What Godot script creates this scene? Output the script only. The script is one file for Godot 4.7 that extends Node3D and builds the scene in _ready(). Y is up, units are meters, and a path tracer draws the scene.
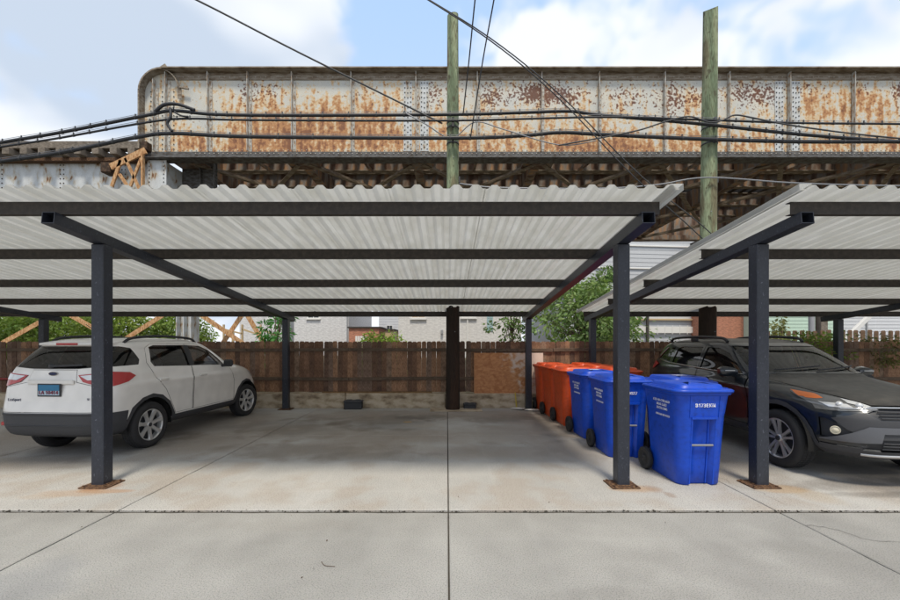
extends Node3D

var names := {}
var rng := RandomNumberGenerator.new()
var M := {}


# ------------------------------------------------------------------ shapes
class Shape:
	var st := SurfaceTool.new()
	var own := false
	var col := Color.WHITE

	func _init(own_normals := false) -> void:
		own = own_normals
		st.begin(Mesh.PRIMITIVE_TRIANGLES)

	func v(p: Vector3, uv := Vector2.ZERO) -> void:
		st.set_color(col)
		st.set_uv(uv)
		st.add_vertex(p)

	func vn(p: Vector3, n: Vector3, uv := Vector2.ZERO) -> void:
		st.set_color(col)
		st.set_normal(n)
		st.set_uv(uv)
		st.add_vertex(p)

	# corners counter-clockwise as seen from outside
	func tri(a: Vector3, b: Vector3, c: Vector3, group := -1) -> void:
		st.set_smooth_group(group)
		v(a)
		v(c)
		v(b)

	func quad(a: Vector3, b: Vector3, c: Vector3, d: Vector3, group := -1) -> void:
		tri(a, b, c, group)
		tri(a, c, d, group)

	func quad_uv(a: Vector3, b: Vector3, c: Vector3, d: Vector3, ua: Vector2, ub: Vector2, uc: Vector2, ud: Vector2, group := -1) -> void:
		st.set_smooth_group(group)
		v(a, ua)
		v(c, uc)
		v(b, ub)
		v(a, ua)
		v(d, ud)
		v(c, uc)

	func box(at: Vector3, size: Vector3, bevel := 0.0, basis := Basis.IDENTITY) -> void:
		var h := size * 0.5
		if bevel <= 0.0:
			for ax in 3:
				for s in [-1.0, 1.0]:
					var n := Vector3.ZERO
					n[ax] = s
					var u := Vector3.ZERO
					u[(ax + 1) % 3] = 1.0
					var w := n.cross(u)
					var o := n * h
					quad(at + basis * (o - (u + w) * h), at + basis * (o + (u - w) * h), at + basis * (o + (u + w) * h), at + basis * (o + (w - u) * h))
			return
		var b := minf(bevel, minf(h.x, minf(h.y, h.z)) * 0.9)
		for ax in 3:
			for s in [-1.0, 1.0]:
				var n := Vector3.ZERO
				n[ax] = s
				var u := Vector3.ZERO
				u[(ax + 1) % 3] = 1.0
				var w := n.cross(u)
				var o := n * h
				var k := h - Vector3.ONE * b
				quad(at + basis * (o - (u + w) * k), at + basis * (o + (u - w) * k), at + basis * (o + (u + w) * k), at + basis * (o + (w - u) * k))
		for ax in 3:
			var a1 := (ax + 1) % 3
			var a2 := (ax + 2) % 3
			for s1 in [-1.0, 1.0]:
				for s2 in [-1.0, 1.0]:
					var p := Vector3.ZERO
					p[a1] = s1 * h[a1]
					p[a2] = s2 * (h[a2] - b)
					var q := Vector3.ZERO
					q[a1] = s1 * (h[a1] - b)
					q[a2] = s2 * h[a2]
					var l := Vector3.ZERO
					l[ax] = h[ax] - b
					_q(at, basis, p - l, p + l, q + l, q - l)
		for sx in [-1.0, 1.0]:
			for sy in [-1.0, 1.0]:
				for sz in [-1.0, 1.0]:
					var s := Vector3(sx, sy, sz)
					var k := h - Vector3.ONE * b
					var pa := s * Vector3(h.x, k.y, k.z)
					var pb := s * Vector3(k.x, h.y, k.z)
					var pc := s * Vector3(k.x, k.y, h.z)
					if sx * sy * sz > 0:
						tri(at + basis * pa, at + basis * pb, at + basis * pc)
					else:
						tri(at + basis * pa, at + basis * pc, at + basis * pb)

	func _q(at: Vector3, basis: Basis, a: Vector3, b: Vector3, c: Vector3, d: Vector3) -> void:
		var n := (b - a).cross(c - a)
		if n.dot(a + b + c + d) > 0:
			quad(at + basis * a, at + basis * b, at + basis * c, at + basis * d)
		else:
			quad(at + basis * a, at + basis * d, at + basis * c, at + basis * b)

	# a bar of rectangular section from a to b
	func bar(a: Vector3, b: Vector3, wide: float, high: float, bevel := 0.0, up := Vector3.UP) -> void:
		var z := (b - a).normalized()
		if absf(z.dot(up)) > 0.98:
			up = Vector3.FORWARD
		var x := up.cross(z).normalized()
		var y := z.cross(x)
		box((a + b) * 0.5, Vector3(wide, high, a.distance_to(b)), bevel, Basis(x, y, z))

	# rings of equal length; each ring counter-clockwise seen from the end it grows towards
	func loft(rings: Array, closed := true, cap_a := true, cap_b := true, group := 1) -> void:
		var n: int = rings[0].size()
		for i in rings.size() - 1:
			var p: PackedVector3Array = rings[i]
			var q: PackedVector3Array = rings[i + 1]
			for j in (n if closed else n - 1):
				var k := (j + 1) % n
				var u0 := float(j) / n
				var u1 := float(j + 1) / n
				var v0 := float(i) / (rings.size() - 1)
				var v1 := float(i + 1) / (rings.size() - 1)
				quad_uv(p[j], p[k], q[k], q[j], Vector2(u0, v0), Vector2(u1, v0), Vector2(u1, v1), Vector2(u0, v1), group)
		if cap_a:
			cap(rings[0], true)
		if cap_b:
			cap(rings[rings.size() - 1], false)

	func cap(ring: PackedVector3Array, flip: bool) -> void:
		var c := Vector3.ZERO
		for p in ring:
			c += p
		c /= ring.size()
		for j in ring.size():
			var k := (j + 1) % ring.size()
			if flip:
				tri(c, ring[k], ring[j])
			else:
				tri(c, ring[j], ring[k])

	func tube(points: Array, radius, sides := 8, caps := true, group := 1) -> void:
		var rings := []
		var prev := Vector3.ZERO
		for i in points.size():
			var p: Vector3 = points[i]
			var a: Vector3 = points[maxi(i - 1, 0)]
			var b: Vector3 = points[mini(i + 1, points.size() - 1)]
			var d := (b - a).normalized()
			var x := prev
			if i == 0:
				x = d.cross(Vector3.UP if absf(d.y) < 0.95 else Vector3.RIGHT).normalized()
			x = (x - d * d.dot(x)).normalized()
			prev = x
			var y := d.cross(x)
			var r: float = radius[i] if radius is Array else radius
			var ring := PackedVector3Array()
			for j in sides:
				var t := TAU * j / sides
				ring.append(p + (x * cos(t) + y * sin(t)) * r)
			rings.append(ring)
		loft(rings, true, caps, caps, group)

	# profile of Vector2(radius, height along the axis), turned about the axis
	func lathe(profile: Array, at: Vector3, axis: Vector3, sides := 24, group := 1, caps := false) -> void:
		var z := axis.normalized()
		var x := z.cross(Vector3.UP if absf(z.y) < 0.9 else Vector3.RIGHT).normalized()
		var y := z.cross(x)
		var rings := []
		for pr in profile:
			var ring := PackedVector3Array()
			for j in sides:
				var t := TAU * j / sides
				ring.append(at + z * pr.y + (x * cos(t) + y * sin(t)) * maxf(pr.x, 0.0004))
			rings.append(ring)
		loft(rings, true, caps, caps, group)

	# flat outline (counter-clockwise) in the plane of x and y, pushed from z = 0 to z = depth
	func prism(poly: PackedVector2Array, t: Transform3D, depth: float) -> void:
		var idx := Geometry2D.triangulate_polygon(poly)
		if Geometry2D.is_polygon_clockwise(poly):
			poly = poly.duplicate()
			poly.reverse()
			idx = Geometry2D.triangulate_polygon(poly)
		for i in range(0, idx.size(), 3):
			var a := poly[idx[i]]
			var b := poly[idx[i + 1]]
			var c := poly[idx[i + 2]]
			if (b - a).cross(c - a) < 0:
				var s := b
				b = c
				c = s
			tri(t * Vector3(a.x, a.y, depth), t * Vector3(b.x, b.y, depth), t * Vector3(c.x, c.y, depth))
			tri(t * Vector3(a.x, a.y, 0), t * Vector3(c.x, c.y, 0), t * Vector3(b.x, b.y, 0))
		for i in poly.size():
			var a := poly[i]
			var b := poly[(i + 1) % poly.size()]
			quad(t * Vector3(a.x, a.y, 0), t * Vector3(b.x, b.y, 0), t * Vector3(b.x, b.y, depth), t * Vector3(a.x, a.y, depth))

	func mesh() -> ArrayMesh:
		if not own:
			st.generate_normals()
		st.index()
		return st.commit()


func lin(r: float, g: float, b: float) -> Color:
	return Color(r, g, b).linear_to_srgb()


func mat(called: String, c: Color, rough := 0.7, metal := 0.0) -> StandardMaterial3D:
	var m := StandardMaterial3D.new()
	m.resource_name = called
	m.albedo_color = c
	m.roughness = rough
	m.metallic = metal
	M[called] = m
	return m


func noise(s: int, freq: float, kind := FastNoiseLite.TYPE_SIMPLEX_SMOOTH, octaves := 4) -> FastNoiseLite:
	var n := FastNoiseLite.new()
	n.seed = s
	n.frequency = freq
	n.noise_type = kind
	n.fractal_octaves = octaves
	return n


func ramp(stops: Array) -> Gradient:
	var g := Gradient.new()
	var o := PackedFloat32Array()
	var c := PackedColorArray()
	for s in stops:
		o.append(s[0])
		c.append(s[1])
	g.offsets = o
	g.colors = c
	return g


func noise_tex(s: int, freq: float, stops: Array, size := 512, octaves := 5, kind := FastNoiseLite.TYPE_SIMPLEX_SMOOTH) -> NoiseTexture2D:
	var t := NoiseTexture2D.new()
	t.width = size
	t.height = size
	t.seamless = true
	t.noise = noise(s, freq, kind, octaves)
	if stops:
		t.color_ramp = ramp(stops)
	return t


func grey(x: float) -> Color:
	return Color(x, x, x)


# world-space texture on the first layer, finer one multiplied over it on the second
func clothe(m: StandardMaterial3D, tex: Texture2D, scale: Vector3, world := false, fine: Texture2D = null, fine_scale := Vector3.ONE) -> StandardMaterial3D:
	if tex:
		m.albedo_texture = tex
		m.uv1_triplanar = true
		m.uv1_world_triplanar = world
		m.uv1_scale = scale
		m.uv1_triplanar_sharpness = 4.0
	if fine:
		m.detail_enabled = true
		m.detail_albedo = fine
		m.detail_blend_mode = BaseMaterial3D.BLEND_MODE_MUL
		m.detail_uv_layer = BaseMaterial3D.DETAIL_UV_2
		m.uv2_triplanar = true
		m.uv2_world_triplanar = world
		m.uv2_scale = fine_scale
	return m


func numbered(called: String) -> String:
	if not names.has(called):
		names[called] = 0
		return called
	names[called] += 1
	return "%s_%03d" % [called, names[called]]


func tag(o: Node3D, label: String, category := "", group := "", kind := "") -> Node3D:
	if label:
		o.set_meta("label", label)
	if category:
		o.set_meta("category", category)
	if group:
		o.set_meta("group", group)
	if kind:
		o.set_meta("kind", kind)
	return o


func thing(called: String, label: String, category: String, at := Vector3.ZERO, turn := 0.0, group := "") -> Node3D:
	var o := Node3D.new()
	o.name = numbered(called)
	add_child(o)
	o.position = at
	o.rotation.y = turn
	tag(o, label, category, group)
	return o


func put(called: String, mesh: Mesh, m: Material, parent: Node3D, at := Transform3D.IDENTITY) -> MeshInstance3D:
	var o := MeshInstance3D.new()
	o.name = numbered(called) if parent == self else called
	o.mesh = mesh
	o.material_override = m
	o.transform = at
	parent.add_child(o, true)
	return o


func part(called: String, sh: Shape, m: Material, parent: Node3D) -> MeshInstance3D:
	return put(called, sh.mesh(), m, parent)


func copy(o: Node3D, at: Vector3, turn := 0.0, label := "") -> Node3D:
	var base := RegEx.create_from_string("_\\d{3}$").sub(o.name, "")
	var c: Node3D = o.duplicate()
	c.name = numbered(base)
	add_child(c)
	c.position = at
	c.rotation.y = turn
	if label:
		c.set_meta("label", label)
	return c


func node(called: String, parent: Node3D, at := Vector3.ZERO) -> Node3D:
	var o := Node3D.new()
	o.name = called
	parent.add_child(o, true)
	o.position = at
	return o


# ------------------------------------------------------------------ the place
func _ready() -> void:
	rng.seed = 7
	var cam := Camera3D.new()
	cam.name = "camera"
	cam.position = Vector3(0, 1.5, 0)
	cam.near = 0.1
	cam.far = 600.0
	cam.projection = Camera3D.PROJECTION_FRUSTUM
	cam.size = 0.15
	cam.frustum_offset = Vector2(0.00075, 0.01075)
	add_child(cam)
	cam.current = true

	var env := Environment.new()
	env.background_mode = Environment.BG_SKY
	env.sky = Sky.new()
	var pano := PanoramaSkyMaterial.new()
	pano.panorama = ImageTexture.create_from_image(sky_picture())
	env.sky.sky_material = pano
	env.tonemap_mode = Environment.TONE_MAPPER_LINEAR
	env.tonemap_exposure = 1.75
	env.sdfgi_enabled = true
	env.ssao_enabled = true
	env.ssil_enabled = true
	var we := WorldEnvironment.new()
	we.name = "surroundings"
	we.environment = env
	add_child(we)

	var sun := DirectionalLight3D.new()
	sun.name = "sun"
	sun.rotation_degrees = Vector3(-65, 6, 0)
	sun.light_energy = 0.6
	sun.light_color = Color(1.0, 0.955, 0.88)
	sun.light_angular_distance = 10.0
	sun.shadow_enabled = true
	add_child(sun)

	materials()
	ground()
	carports()
	fence()
	bridge()
	houses()
	greenery()
	poles_and_wires()
	cars()
	bins()
	small_things()


func puff(d: Vector3, az: float, el: float, ra: float, re: float) -> float:
	var a := rad_to_deg(atan2(d.x, -d.z))
	var e := rad_to_deg(asin(d.y))
	var q := pow((a - az) / ra, 2.0) + pow((e - el) / re, 2.0)
	return exp(-q)


func sky_picture() -> Image:
	var w := 1024
	var h := 512
	var im := Image.create(w, h, false, Image.FORMAT_RGBF)
	var n1 := noise(11, 1.5, FastNoiseLite.TYPE_SIMPLEX_SMOOTH, 6)
	var n2 := noise(12, 3.2, FastNoiseLite.TYPE_SIMPLEX_SMOOTH, 5)
	var n3 := noise(13, 0.9, FastNoiseLite.TYPE_SIMPLEX_SMOOTH, 4)
	for j in h:
		var el := PI * (0.5 - (j + 0.5) / h)
		for i in w:
			if el < -0.03:
				im.set_pixel(i, j, Color(0.30, 0.29, 0.27))
				continue
			var az := wrapf(TAU * (i + 0.5) / w, -PI, PI)
			var d := Vector3(sin(az) * cos(el), maxf(sin(el), 0.0), -cos(az) * cos(el))
			# clouds lie on a flat layer, so they crowd together towards the horizon
			var k := 1.0 / (d.y + 0.35)
			var p := Vector3(d.x * k, d.z * k, 0.0) * 1.6
			var q := p + Vector3(n2.get_noise_3dv(p * 0.5), n2.get_noise_3dv(p * 0.5 + Vector3(9, 3, 1)), 0) * 0.22
			var c := n1.get_noise_3dv(q) * 0.85 + n2.get_noise_3dv(q * 2.2) * 0.30
			c += 0.25 + 0.36 * (1.0 - smoothstep(0.05, 0.5, d.y))
			# the breaks and banks that the picture shows
			c -= 0.55 * puff(d, -7.0, 38.0, 6.0, 6.0)
			c -= 0.50 * puff(d, -10.0, 33.0, 4.0, 5.0)
			c -= 0.16 * puff(d, 12.0, 36.0, 14.0, 6.0)
			c -= 0.34 * puff(d, 38.0, 28.0, 11.0, 7.0)
			c += 0.45 * puff(d, -24.0, 30.0, 12.0, 9.0)
			c += 0.45 * puff(d, 0.0, 28.0, 8.0, 5.0)
			c += 0.45 * puff(d, 46.0, 22.0, 6.0, 4.5)
			c += 0.30 * puff(d, -46.0, 26.0, 14.0, 16.0)
			var a := smoothstep(-0.10, 0.36, c)
			var grey_part := smoothstep(-0.1, 0.55, n3.get_noise_3dv(p * 1.2) + 1.3 * puff(d, -42.0, 29.0, 13.0, 6.5))
			var blue := Color(0.38, 0.55, 0.84).lerp(Color(0.57, 0.70, 0.90), 1.0 - smoothstep(0.1, 0.75, d.y))
			var white := Color(0.80, 0.83, 0.875).lerp(Color(0.45, 0.54, 0.67), grey_part * 0.85)
			var c2 := blue.lerp(white, a)
			im.set_pixel(i, j, Color(c2.r * 0.71, c2.g * 0.71, c2.b * 0.71))
	return im


func materials() -> void:
	var fine := noise_tex(1, 0.12, [[0.0, grey(0.62)], [0.45, grey(0.93)], [0.6, grey(1.0)], [1.0, grey(0.84)]], 512, 3)
	var speck := noise_tex(2, 0.10, [[0.0, grey(0.66)], [0.32, grey(0.87)], [0.45, grey(0.955)], [0.6, grey(0.975)], [0.72, Color(1, 0.99, 0.97)], [1.0, grey(1.0)]], 1024, 4)
	var blotch := noise_tex(3, 0.012, [[0.0, grey(0.72)], [0.5, grey(0.9)], [1.0, grey(1.0)]], 512, 5)
	M["fine_tex"] = fine
	M["blotch_tex"] = blotch

	# concrete: one picture of the stains and weathering lies over pad and alley
	var pic := ImageTexture.create_from_image(paving_picture())
	for k in ["pad", "alley"]:
		var m := mat(k, Color.WHITE, 0.88)
		m.albedo_texture = pic
		m.detail_enabled = true
		m.detail_albedo = fine if k == "pad" else speck
		m.detail_blend_mode = BaseMaterial3D.BLEND_MODE_MUL
		m.detail_uv_layer = BaseMaterial3D.DETAIL_UV_2
		m.uv2_triplanar = true
		m.uv2_world_triplanar = true
		m.uv2_scale = Vector3.ONE * (1.1 if k == "pad" else 0.8)
		m.heightmap_enabled = true
		m.heightmap_texture = fine
		m.heightmap_scale = 0.1
	clothe(mat("joint", lin(0.10, 0.09, 0.075), 0.95), blotch, Vector3.ONE * 2.0, true, fine, Vector3.ONE * 4.0)
	clothe(mat("earth", lin(0.15, 0.13, 0.09), 0.95), noise_tex(31, 0.02, [[0.0, Color(0.5, 0.55, 0.35)], [0.5, Color(0.85, 0.8, 0.7)], [1.0, Color(1, 0.96, 0.9)]]), Vector3.ONE * 0.11, true, fine, Vector3.ONE)
	var curb_tex := noise_tex(4, 0.01, [[0.0, Color(0.5, 0.44, 0.38)], [0.35, Color(0.74, 0.69, 0.61)], [0.6, Color(0.85, 0.81, 0.74)], [1.0, Color(0.91, 0.88, 0.83)]], 512, 6)
	clothe(mat("curb", Color(0.93, 0.9, 0.86), 0.9), curb_tex, Vector3(0.5, 0.9, 0.5), true, fine, Vector3.ONE * 1.5)

	# painted steel of the carports, thin and chipped
	var chips := noise_tex(5, 0.035, [[0.0, Color(0.33, 0.33, 0.36)], [0.24, Color(0.36, 0.37, 0.4)], [0.5, Color(0.30, 0.31, 0.34)], [0.80, Color(0.34, 0.35, 0.38)], [0.865, Color(0.6, 0.6, 0.62)], [1.0, Color(0.72, 0.71, 0.7)]], 512, 5)
	var ps := clothe(mat("post_paint", Color(0.60, 0.63, 0.69), 0.42), chips, Vector3(1.3, 0.7, 1.3), true, fine, Vector3.ONE * 2.0)
	ps.metallic_specular = 0.5
	clothe(mat("purlin_paint", Color(0.72, 0.67, 0.63), 0.6), noise_tex(6, 0.03, [[0.0, Color(0.22, 0.21, 0.2)], [0.5, Color(0.3, 0.29, 0.28)], [1.0, Color(0.4, 0.38, 0.36)]]), Vector3.ONE * 0.9, true, fine, Vector3.ONE * 2.0)
	var sheet_tex := noise_tex(7, 0.012, [[0.0, Color(0.94, 0.935, 0.92)], [0.5, Color(0.975, 0.972, 0.965)], [1.0, Color(1, 0.998, 0.995)]], 512, 4)
	var sh := clothe(mat("sheet", lin(0.70, 0.71, 0.71), 0.3), sheet_tex, Vector3(0.5, 0.5, 0.3), true)
	sh.backlight_enabled = true
	sh.backlight = Color(1.2, 1.197, 1.19)
	var rust_tex := noise_tex(8, 0.03, [[0.0, Color(0.22, 0.14, 0.10)], [0.4, Color(0.36, 0.24, 0.16)], [0.65, Color(0.52, 0.38, 0.26)], [1.0, Color(0.68, 0.54, 0.39)]], 512, 6)
	M["rust_tex"] = rust_tex
	clothe(mat("under_steel", Color.WHITE, 0.85), noise_tex(87, 0.010, [[0.0, Color(0.28, 0.20, 0.16)], [0.35, Color(0.42, 0.33, 0.27)], [0.5, Color(0.48, 0.43, 0.39)], [0.65, Color(0.52, 0.5, 0.48)], [0.8, Color(0.60, 0.48, 0.38)], [1.0, Color(0.70, 0.56, 0.42)]], 512, 4), Vector3(0.35, 0.12, 0.35), true)
	clothe(mat("rust", Color(0.88, 0.9, 0.92), 0.85), rust_tex, Vector3.ONE * 1.6, true, fine, Vector3.ONE * 3.0)
	clothe(mat("rust_dark", Color(0.72, 0.70, 0.68), 0.88), noise_tex(86, 0.03, [[0.0, Color(0.22, 0.17, 0.14)], [0.4, Color(0.36, 0.28, 0.22)], [0.65, Color(0.48, 0.38, 0.3)], [1.0, Color(0.62, 0.53, 0.44)]], 512, 6), Vector3.ONE * 0.5, true, fine, Vector3.ONE)
	clothe(mat("rust_tan", Color(1.0, 0.93, 0.85), 0.85), noise_tex(81, 0.03, [[0.0, Color(0.50, 0.35, 0.24)], [0.3, Color(0.72, 0.57, 0.42)], [0.6, Color(0.82, 0.71, 0.57)], [1.0, Color(0.90, 0.83, 0.72)]], 512, 6), Vector3(0.9, 0.35, 0.9), true, fine, Vector3.ONE)
	clothe(mat("steel_grey", Color(0.8, 0.8, 0.8), 0.7, 0.1), noise_tex(82, 0.02, [[0.0, Color(0.30, 0.22, 0.17)], [0.3, Color(0.42, 0.40, 0.38)], [0.6, Color(0.5, 0.5, 0.5)], [1.0, Color(0.62, 0.62, 0.62)]], 512, 6), Vector3(0.4, 0.8, 0.4), true, fine, Vector3.ONE)
	clothe(mat("steel_pale", Color(0.95, 0.95, 0.94), 0.6), noise_tex(83, 0.014, [[0.0, Color(0.38, 0.22, 0.13)], [0.16, Color(0.62, 0.48, 0.36)], [0.26, Color(0.80, 0.78, 0.74)], [0.5, Color(0.86, 0.88, 0.9)], [1.0, Color(0.93, 0.95, 0.97)]], 512, 6), Vector3(0.5, 0.22, 0.5), true, fine, Vector3.ONE)
	clothe(mat("stiffener", Color(0.95, 0.95, 0.94), 0.7), noise_tex(84, 0.02, [[0.0, Color(0.52, 0.36, 0.25)], [0.28, Color(0.72, 0.62, 0.52)], [0.45, Color(0.80, 0.79, 0.77)], [1.0, Color(0.88, 0.89, 0.89)]], 512, 6), Vector3(0.8, 0.3, 0.8), true, fine, Vector3.ONE)
	clothe(mat("flange", Color(0.92, 0.9, 0.87), 0.75), noise_tex(85, 0.02, [[0.0, Color(0.36, 0.28, 0.22)], [0.35, Color(0.56, 0.51, 0.45)], [0.6, Color(0.64, 0.61, 0.57)], [1.0, Color(0.74, 0.72, 0.69)]], 512, 6), Vector3(0.22, 0.9, 0.5), true, fine, Vector3.ONE)
	var wm := mat("girder_web", Color.WHITE, 0.72)
	wm.albedo_texture = ImageTexture.create_from_image(girder_picture())
	clothe(wm, null, Vector3.ONE, true, fine, Vector3.ONE)

	# timber
	var grain := noise_tex(9, 0.035, [[0.0, Color(0.45, 0.40, 0.36)], [0.35, Color(0.72, 0.68, 0.64)], [0.6, Color(0.9, 0.88, 0.86)], [1.0, Color(1, 1, 1)]], 512, 5)
	M["grain_tex"] = grain
	var tones := [[0.085, 0.052, 0.034], [0.105, 0.066, 0.044], [0.070, 0.044, 0.030], [0.13, 0.082, 0.052], [0.115, 0.085, 0.062], [0.06, 0.040, 0.030], [0.15, 0.095, 0.06], [0.095, 0.070, 0.055]]
	for i in tones.size():
		var t: Array = tones[i]
		var bm := clothe(mat("board_%d" % i, lin(t[0] * 4.2, t[1] * 4.0, t[2] * 4.0), 0.85), grain, Vector3(9.0, 0.7, 9.0), false, blotch, Vector3.ONE * 0.6)
		bm.uv1_offset = Vector3(i * 0.37, i * 0.61, i * 0.23)
		bm.uv2_offset = Vector3(i * 0.27, i * 0.41, i * 0.13)
	clothe(mat("rail_wood", lin(0.24, 0.18, 0.135), 0.85), grain, Vector3(0.5, 8.0, 8.0), true, blotch, Vector3.ONE * 0.4)
	clothe(mat("plank_wood", lin(0.42, 0.27, 0.13), 0.8), grain, Vector3(0.5, 8.0, 8.0), true, blotch, Vector3.ONE * 0.4)
	clothe(mat("tie_wood", lin(0.10, 0.09, 0.08), 0.9), grain, Vector3(6.0, 6.0, 0.5), true, blotch, Vector3.ONE * 0.5)
	clothe(mat("tie_pale", lin(0.36, 0.33, 0.29), 0.9), grain, Vector3(0.4, 5.0, 5.0), true, blotch, Vector3.ONE * 0.5)
	clothe(mat("fence_far", lin(0.30, 0.19, 0.12), 0.85), grain, Vector3(9.0, 0.7, 9.0), false, blotch, Vector3.ONE)
	var om := mat("strand_board", Color.WHITE, 0.6)
	om.albedo_texture = ImageTexture.create_from_image(board_picture())
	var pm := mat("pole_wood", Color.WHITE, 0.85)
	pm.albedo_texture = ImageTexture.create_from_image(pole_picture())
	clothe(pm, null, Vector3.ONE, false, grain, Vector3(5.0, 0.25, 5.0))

	# plastics, rubber, glass
	clothe(mat("cart_blue", lin(0.002, 0.062, 0.53), 0.42), null, Vector3.ONE, false, noise_tex(10, 0.018, [[0.0, grey(0.76)], [0.3, grey(0.90)], [0.5, grey(0.96)], [1.0, grey(1.0)]], 512, 6), Vector3.ONE * 1.3)
	clothe(mat("cart_orange", lin(0.62, 0.075, 0.015), 0.42), null, Vector3.ONE, false, M["cart_blue"].detail_albedo, Vector3.ONE * 1.3)
	clothe(mat("print_white", Color(0.9, 0.9, 0.92), 0.6), null, Vector3.ONE, true, noise_tex(101, 0.05, [[0.0, Color(0.2, 0.3, 0.7)], [0.32, Color(0.5, 0.58, 0.85)], [0.45, grey(0.95)], [1.0, grey(1.0)]], 256, 4), Vector3.ONE * 3.0)
	mat("rubber", lin(0.022, 0.022, 0.024), 0.8)
	mat("black_plastic", lin(0.026, 0.028, 0.033), 0.55)
	clothe(mat("grey_plastic", lin(0.055, 0.057, 0.064), 0.6), null, Vector3.ONE, false, fine, Vector3.ONE * 3.0)
	mat("cable_black", lin(0.02, 0.022, 0.027), 0.5)
	mat("wire_grey", lin(0.25, 0.26, 0.28), 0.5, 0.4)
	mat("wire_thin", lin(0.05, 0.052, 0.056), 0.6)
	mat("bolt_steel", lin(0.30, 0.25, 0.2), 0.55, 0.7)


func paving_picture() -> Image:
	# x from -12 to 12 m across the picture, 9.4 m to -2.6 m of depth down it
	var w := 1536
	var h := 768
	var n1 := noise(21, 0.006, FastNoiseLite.TYPE_SIMPLEX_SMOOTH, 5).get_image(w, h, false, false, false).get_data()
	var n2 := noise(22, 0.03, FastNoiseLite.TYPE_SIMPLEX_SMOOTH, 4).get_image(w, h, false, false, false).get_data()
	var nd := noise(23, 0.012, FastNoiseLite.TYPE_SIMPLEX_SMOOTH, 5)
	var streak := nd.get_image(w, h, false, false, false)
	streak.resize(w, h * 3, Image.INTERPOLATE_BILINEAR)
	var n3 := streak.get_data()
	# oil, tyre marks, rust, damp and broad brown patches: centre x, depth, radius x, radius z, r g b it tends to, strength
	var marks := [
		[-1.6, 5.6, 1.5, 0.5, 0.31, 0.245, 0.18, 0.75], [-0.9, 6.4, 1.1, 0.6, 0.30, 0.235, 0.17, 0.7], [-2.4, 6.8, 1.2, 0.7, 0.28, 0.22, 0.16, 0.75], [-3.6, 6.0, 0.9, 0.8, 0.30, 0.235, 0.175, 0.7], [1.0, 6.6, 1.0, 0.7, 0.31, 0.25, 0.185, 0.65], [0.5, 5.5, 0.9, 0.35, 0.32, 0.26, 0.20, 0.6], [1.7, 5.6, 0.6, 0.6, 0.30, 0.24, 0.18, 0.6],
		[-1.5, 8.2, 1.6, 0.8, 0.27, 0.21, 0.155, 0.75], [0.9, 8.3, 1.2, 0.7, 0.28, 0.22, 0.165, 0.7], [-4.4, 7.5, 1.2, 1.4, 0.27, 0.21, 0.16, 0.7], [-6.5, 6.5, 1.4, 1.6, 0.28, 0.22, 0.17, 0.7], [-5.4, 5.0, 1.1, 0.35, 0.30, 0.24, 0.18, 0.6], [3.4, 5.2, 0.5, 1.2, 0.30, 0.24, 0.18, 0.6], [2.3, 7.5, 0.7, 1.4, 0.25, 0.20, 0.15, 0.7],
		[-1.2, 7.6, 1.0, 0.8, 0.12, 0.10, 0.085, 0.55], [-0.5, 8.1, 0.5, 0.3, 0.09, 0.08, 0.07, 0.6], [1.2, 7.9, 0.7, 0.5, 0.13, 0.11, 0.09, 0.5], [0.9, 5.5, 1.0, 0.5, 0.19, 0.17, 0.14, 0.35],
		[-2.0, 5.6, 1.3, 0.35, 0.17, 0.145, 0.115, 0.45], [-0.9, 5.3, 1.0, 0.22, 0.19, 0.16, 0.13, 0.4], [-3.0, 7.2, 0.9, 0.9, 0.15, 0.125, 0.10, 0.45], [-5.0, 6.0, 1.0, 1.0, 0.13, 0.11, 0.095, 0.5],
		[-3.75, 4.0, 0.36, 0.10, 0.45, 0.30, 0.18, 0.5], [-3.95, 3.9, 0.25, 0.06, 0.46, 0.35, 0.24, 0.35], [-3.45, 4.05, 0.28, 0.06, 0.42, 0.24, 0.12, 0.6], [-3.62, 4.2, 0.24, 0.13, 0.36, 0.18, 0.08, 0.6],
		[1.95, 4.12, 0.22, 0.12, 0.44, 0.26, 0.12, 0.6], [2.12, 4.12, 0.09, 0.12, 0.30, 0.17, 0.09, 0.6], [2.2, 3.95, 0.05, 0.08, 0.26, 0.15, 0.08, 0.6], [3.4, 4.1, 0.25, 0.12, 0.46, 0.30, 0.15, 0.5], [3.6, 3.9, 0.2, 0.2, 0.44, 0.33, 0.2, 0.35],
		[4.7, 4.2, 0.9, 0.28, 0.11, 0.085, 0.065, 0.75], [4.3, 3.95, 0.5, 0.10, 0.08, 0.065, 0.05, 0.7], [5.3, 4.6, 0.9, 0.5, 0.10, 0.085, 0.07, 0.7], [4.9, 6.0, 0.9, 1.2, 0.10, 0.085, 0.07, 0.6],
		[1.8, 6.9, 0.35, 0.9, 0.12, 0.10, 0.085, 0.5], [-0.75, 7.6, 0.08, 0.06, 0.5, 0.33, 0.12, 0.8], [2.6, 2.55, 1.6, 0.5, 0.20, 0.19, 0.18, 0.35], [0.9, 2.35, 0.5, 0.12, 0.18, 0.17, 0.16, 0.5], [-2.6, 2.5, 0.35, 0.3, 0.18, 0.2, 0.24, 0.3],
		[-1.3, 3.3, 0.6, 0.12, 0.30, 0.28, 0.25, 0.3], [4.6, 2.7, 0.7, 0.2, 0.2, 0.19, 0.18, 0.3],
	]
	var data := PackedByteArray()
	data.resize(w * h * 3)
	var table := PackedByteArray()
	table.resize(1024)
	for i in 1024:
		table[i] = int(clampf(Color(i / 1023.0, 0, 0).linear_to_srgb().r, 0, 1) * 255.0 + 0.5)
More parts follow.
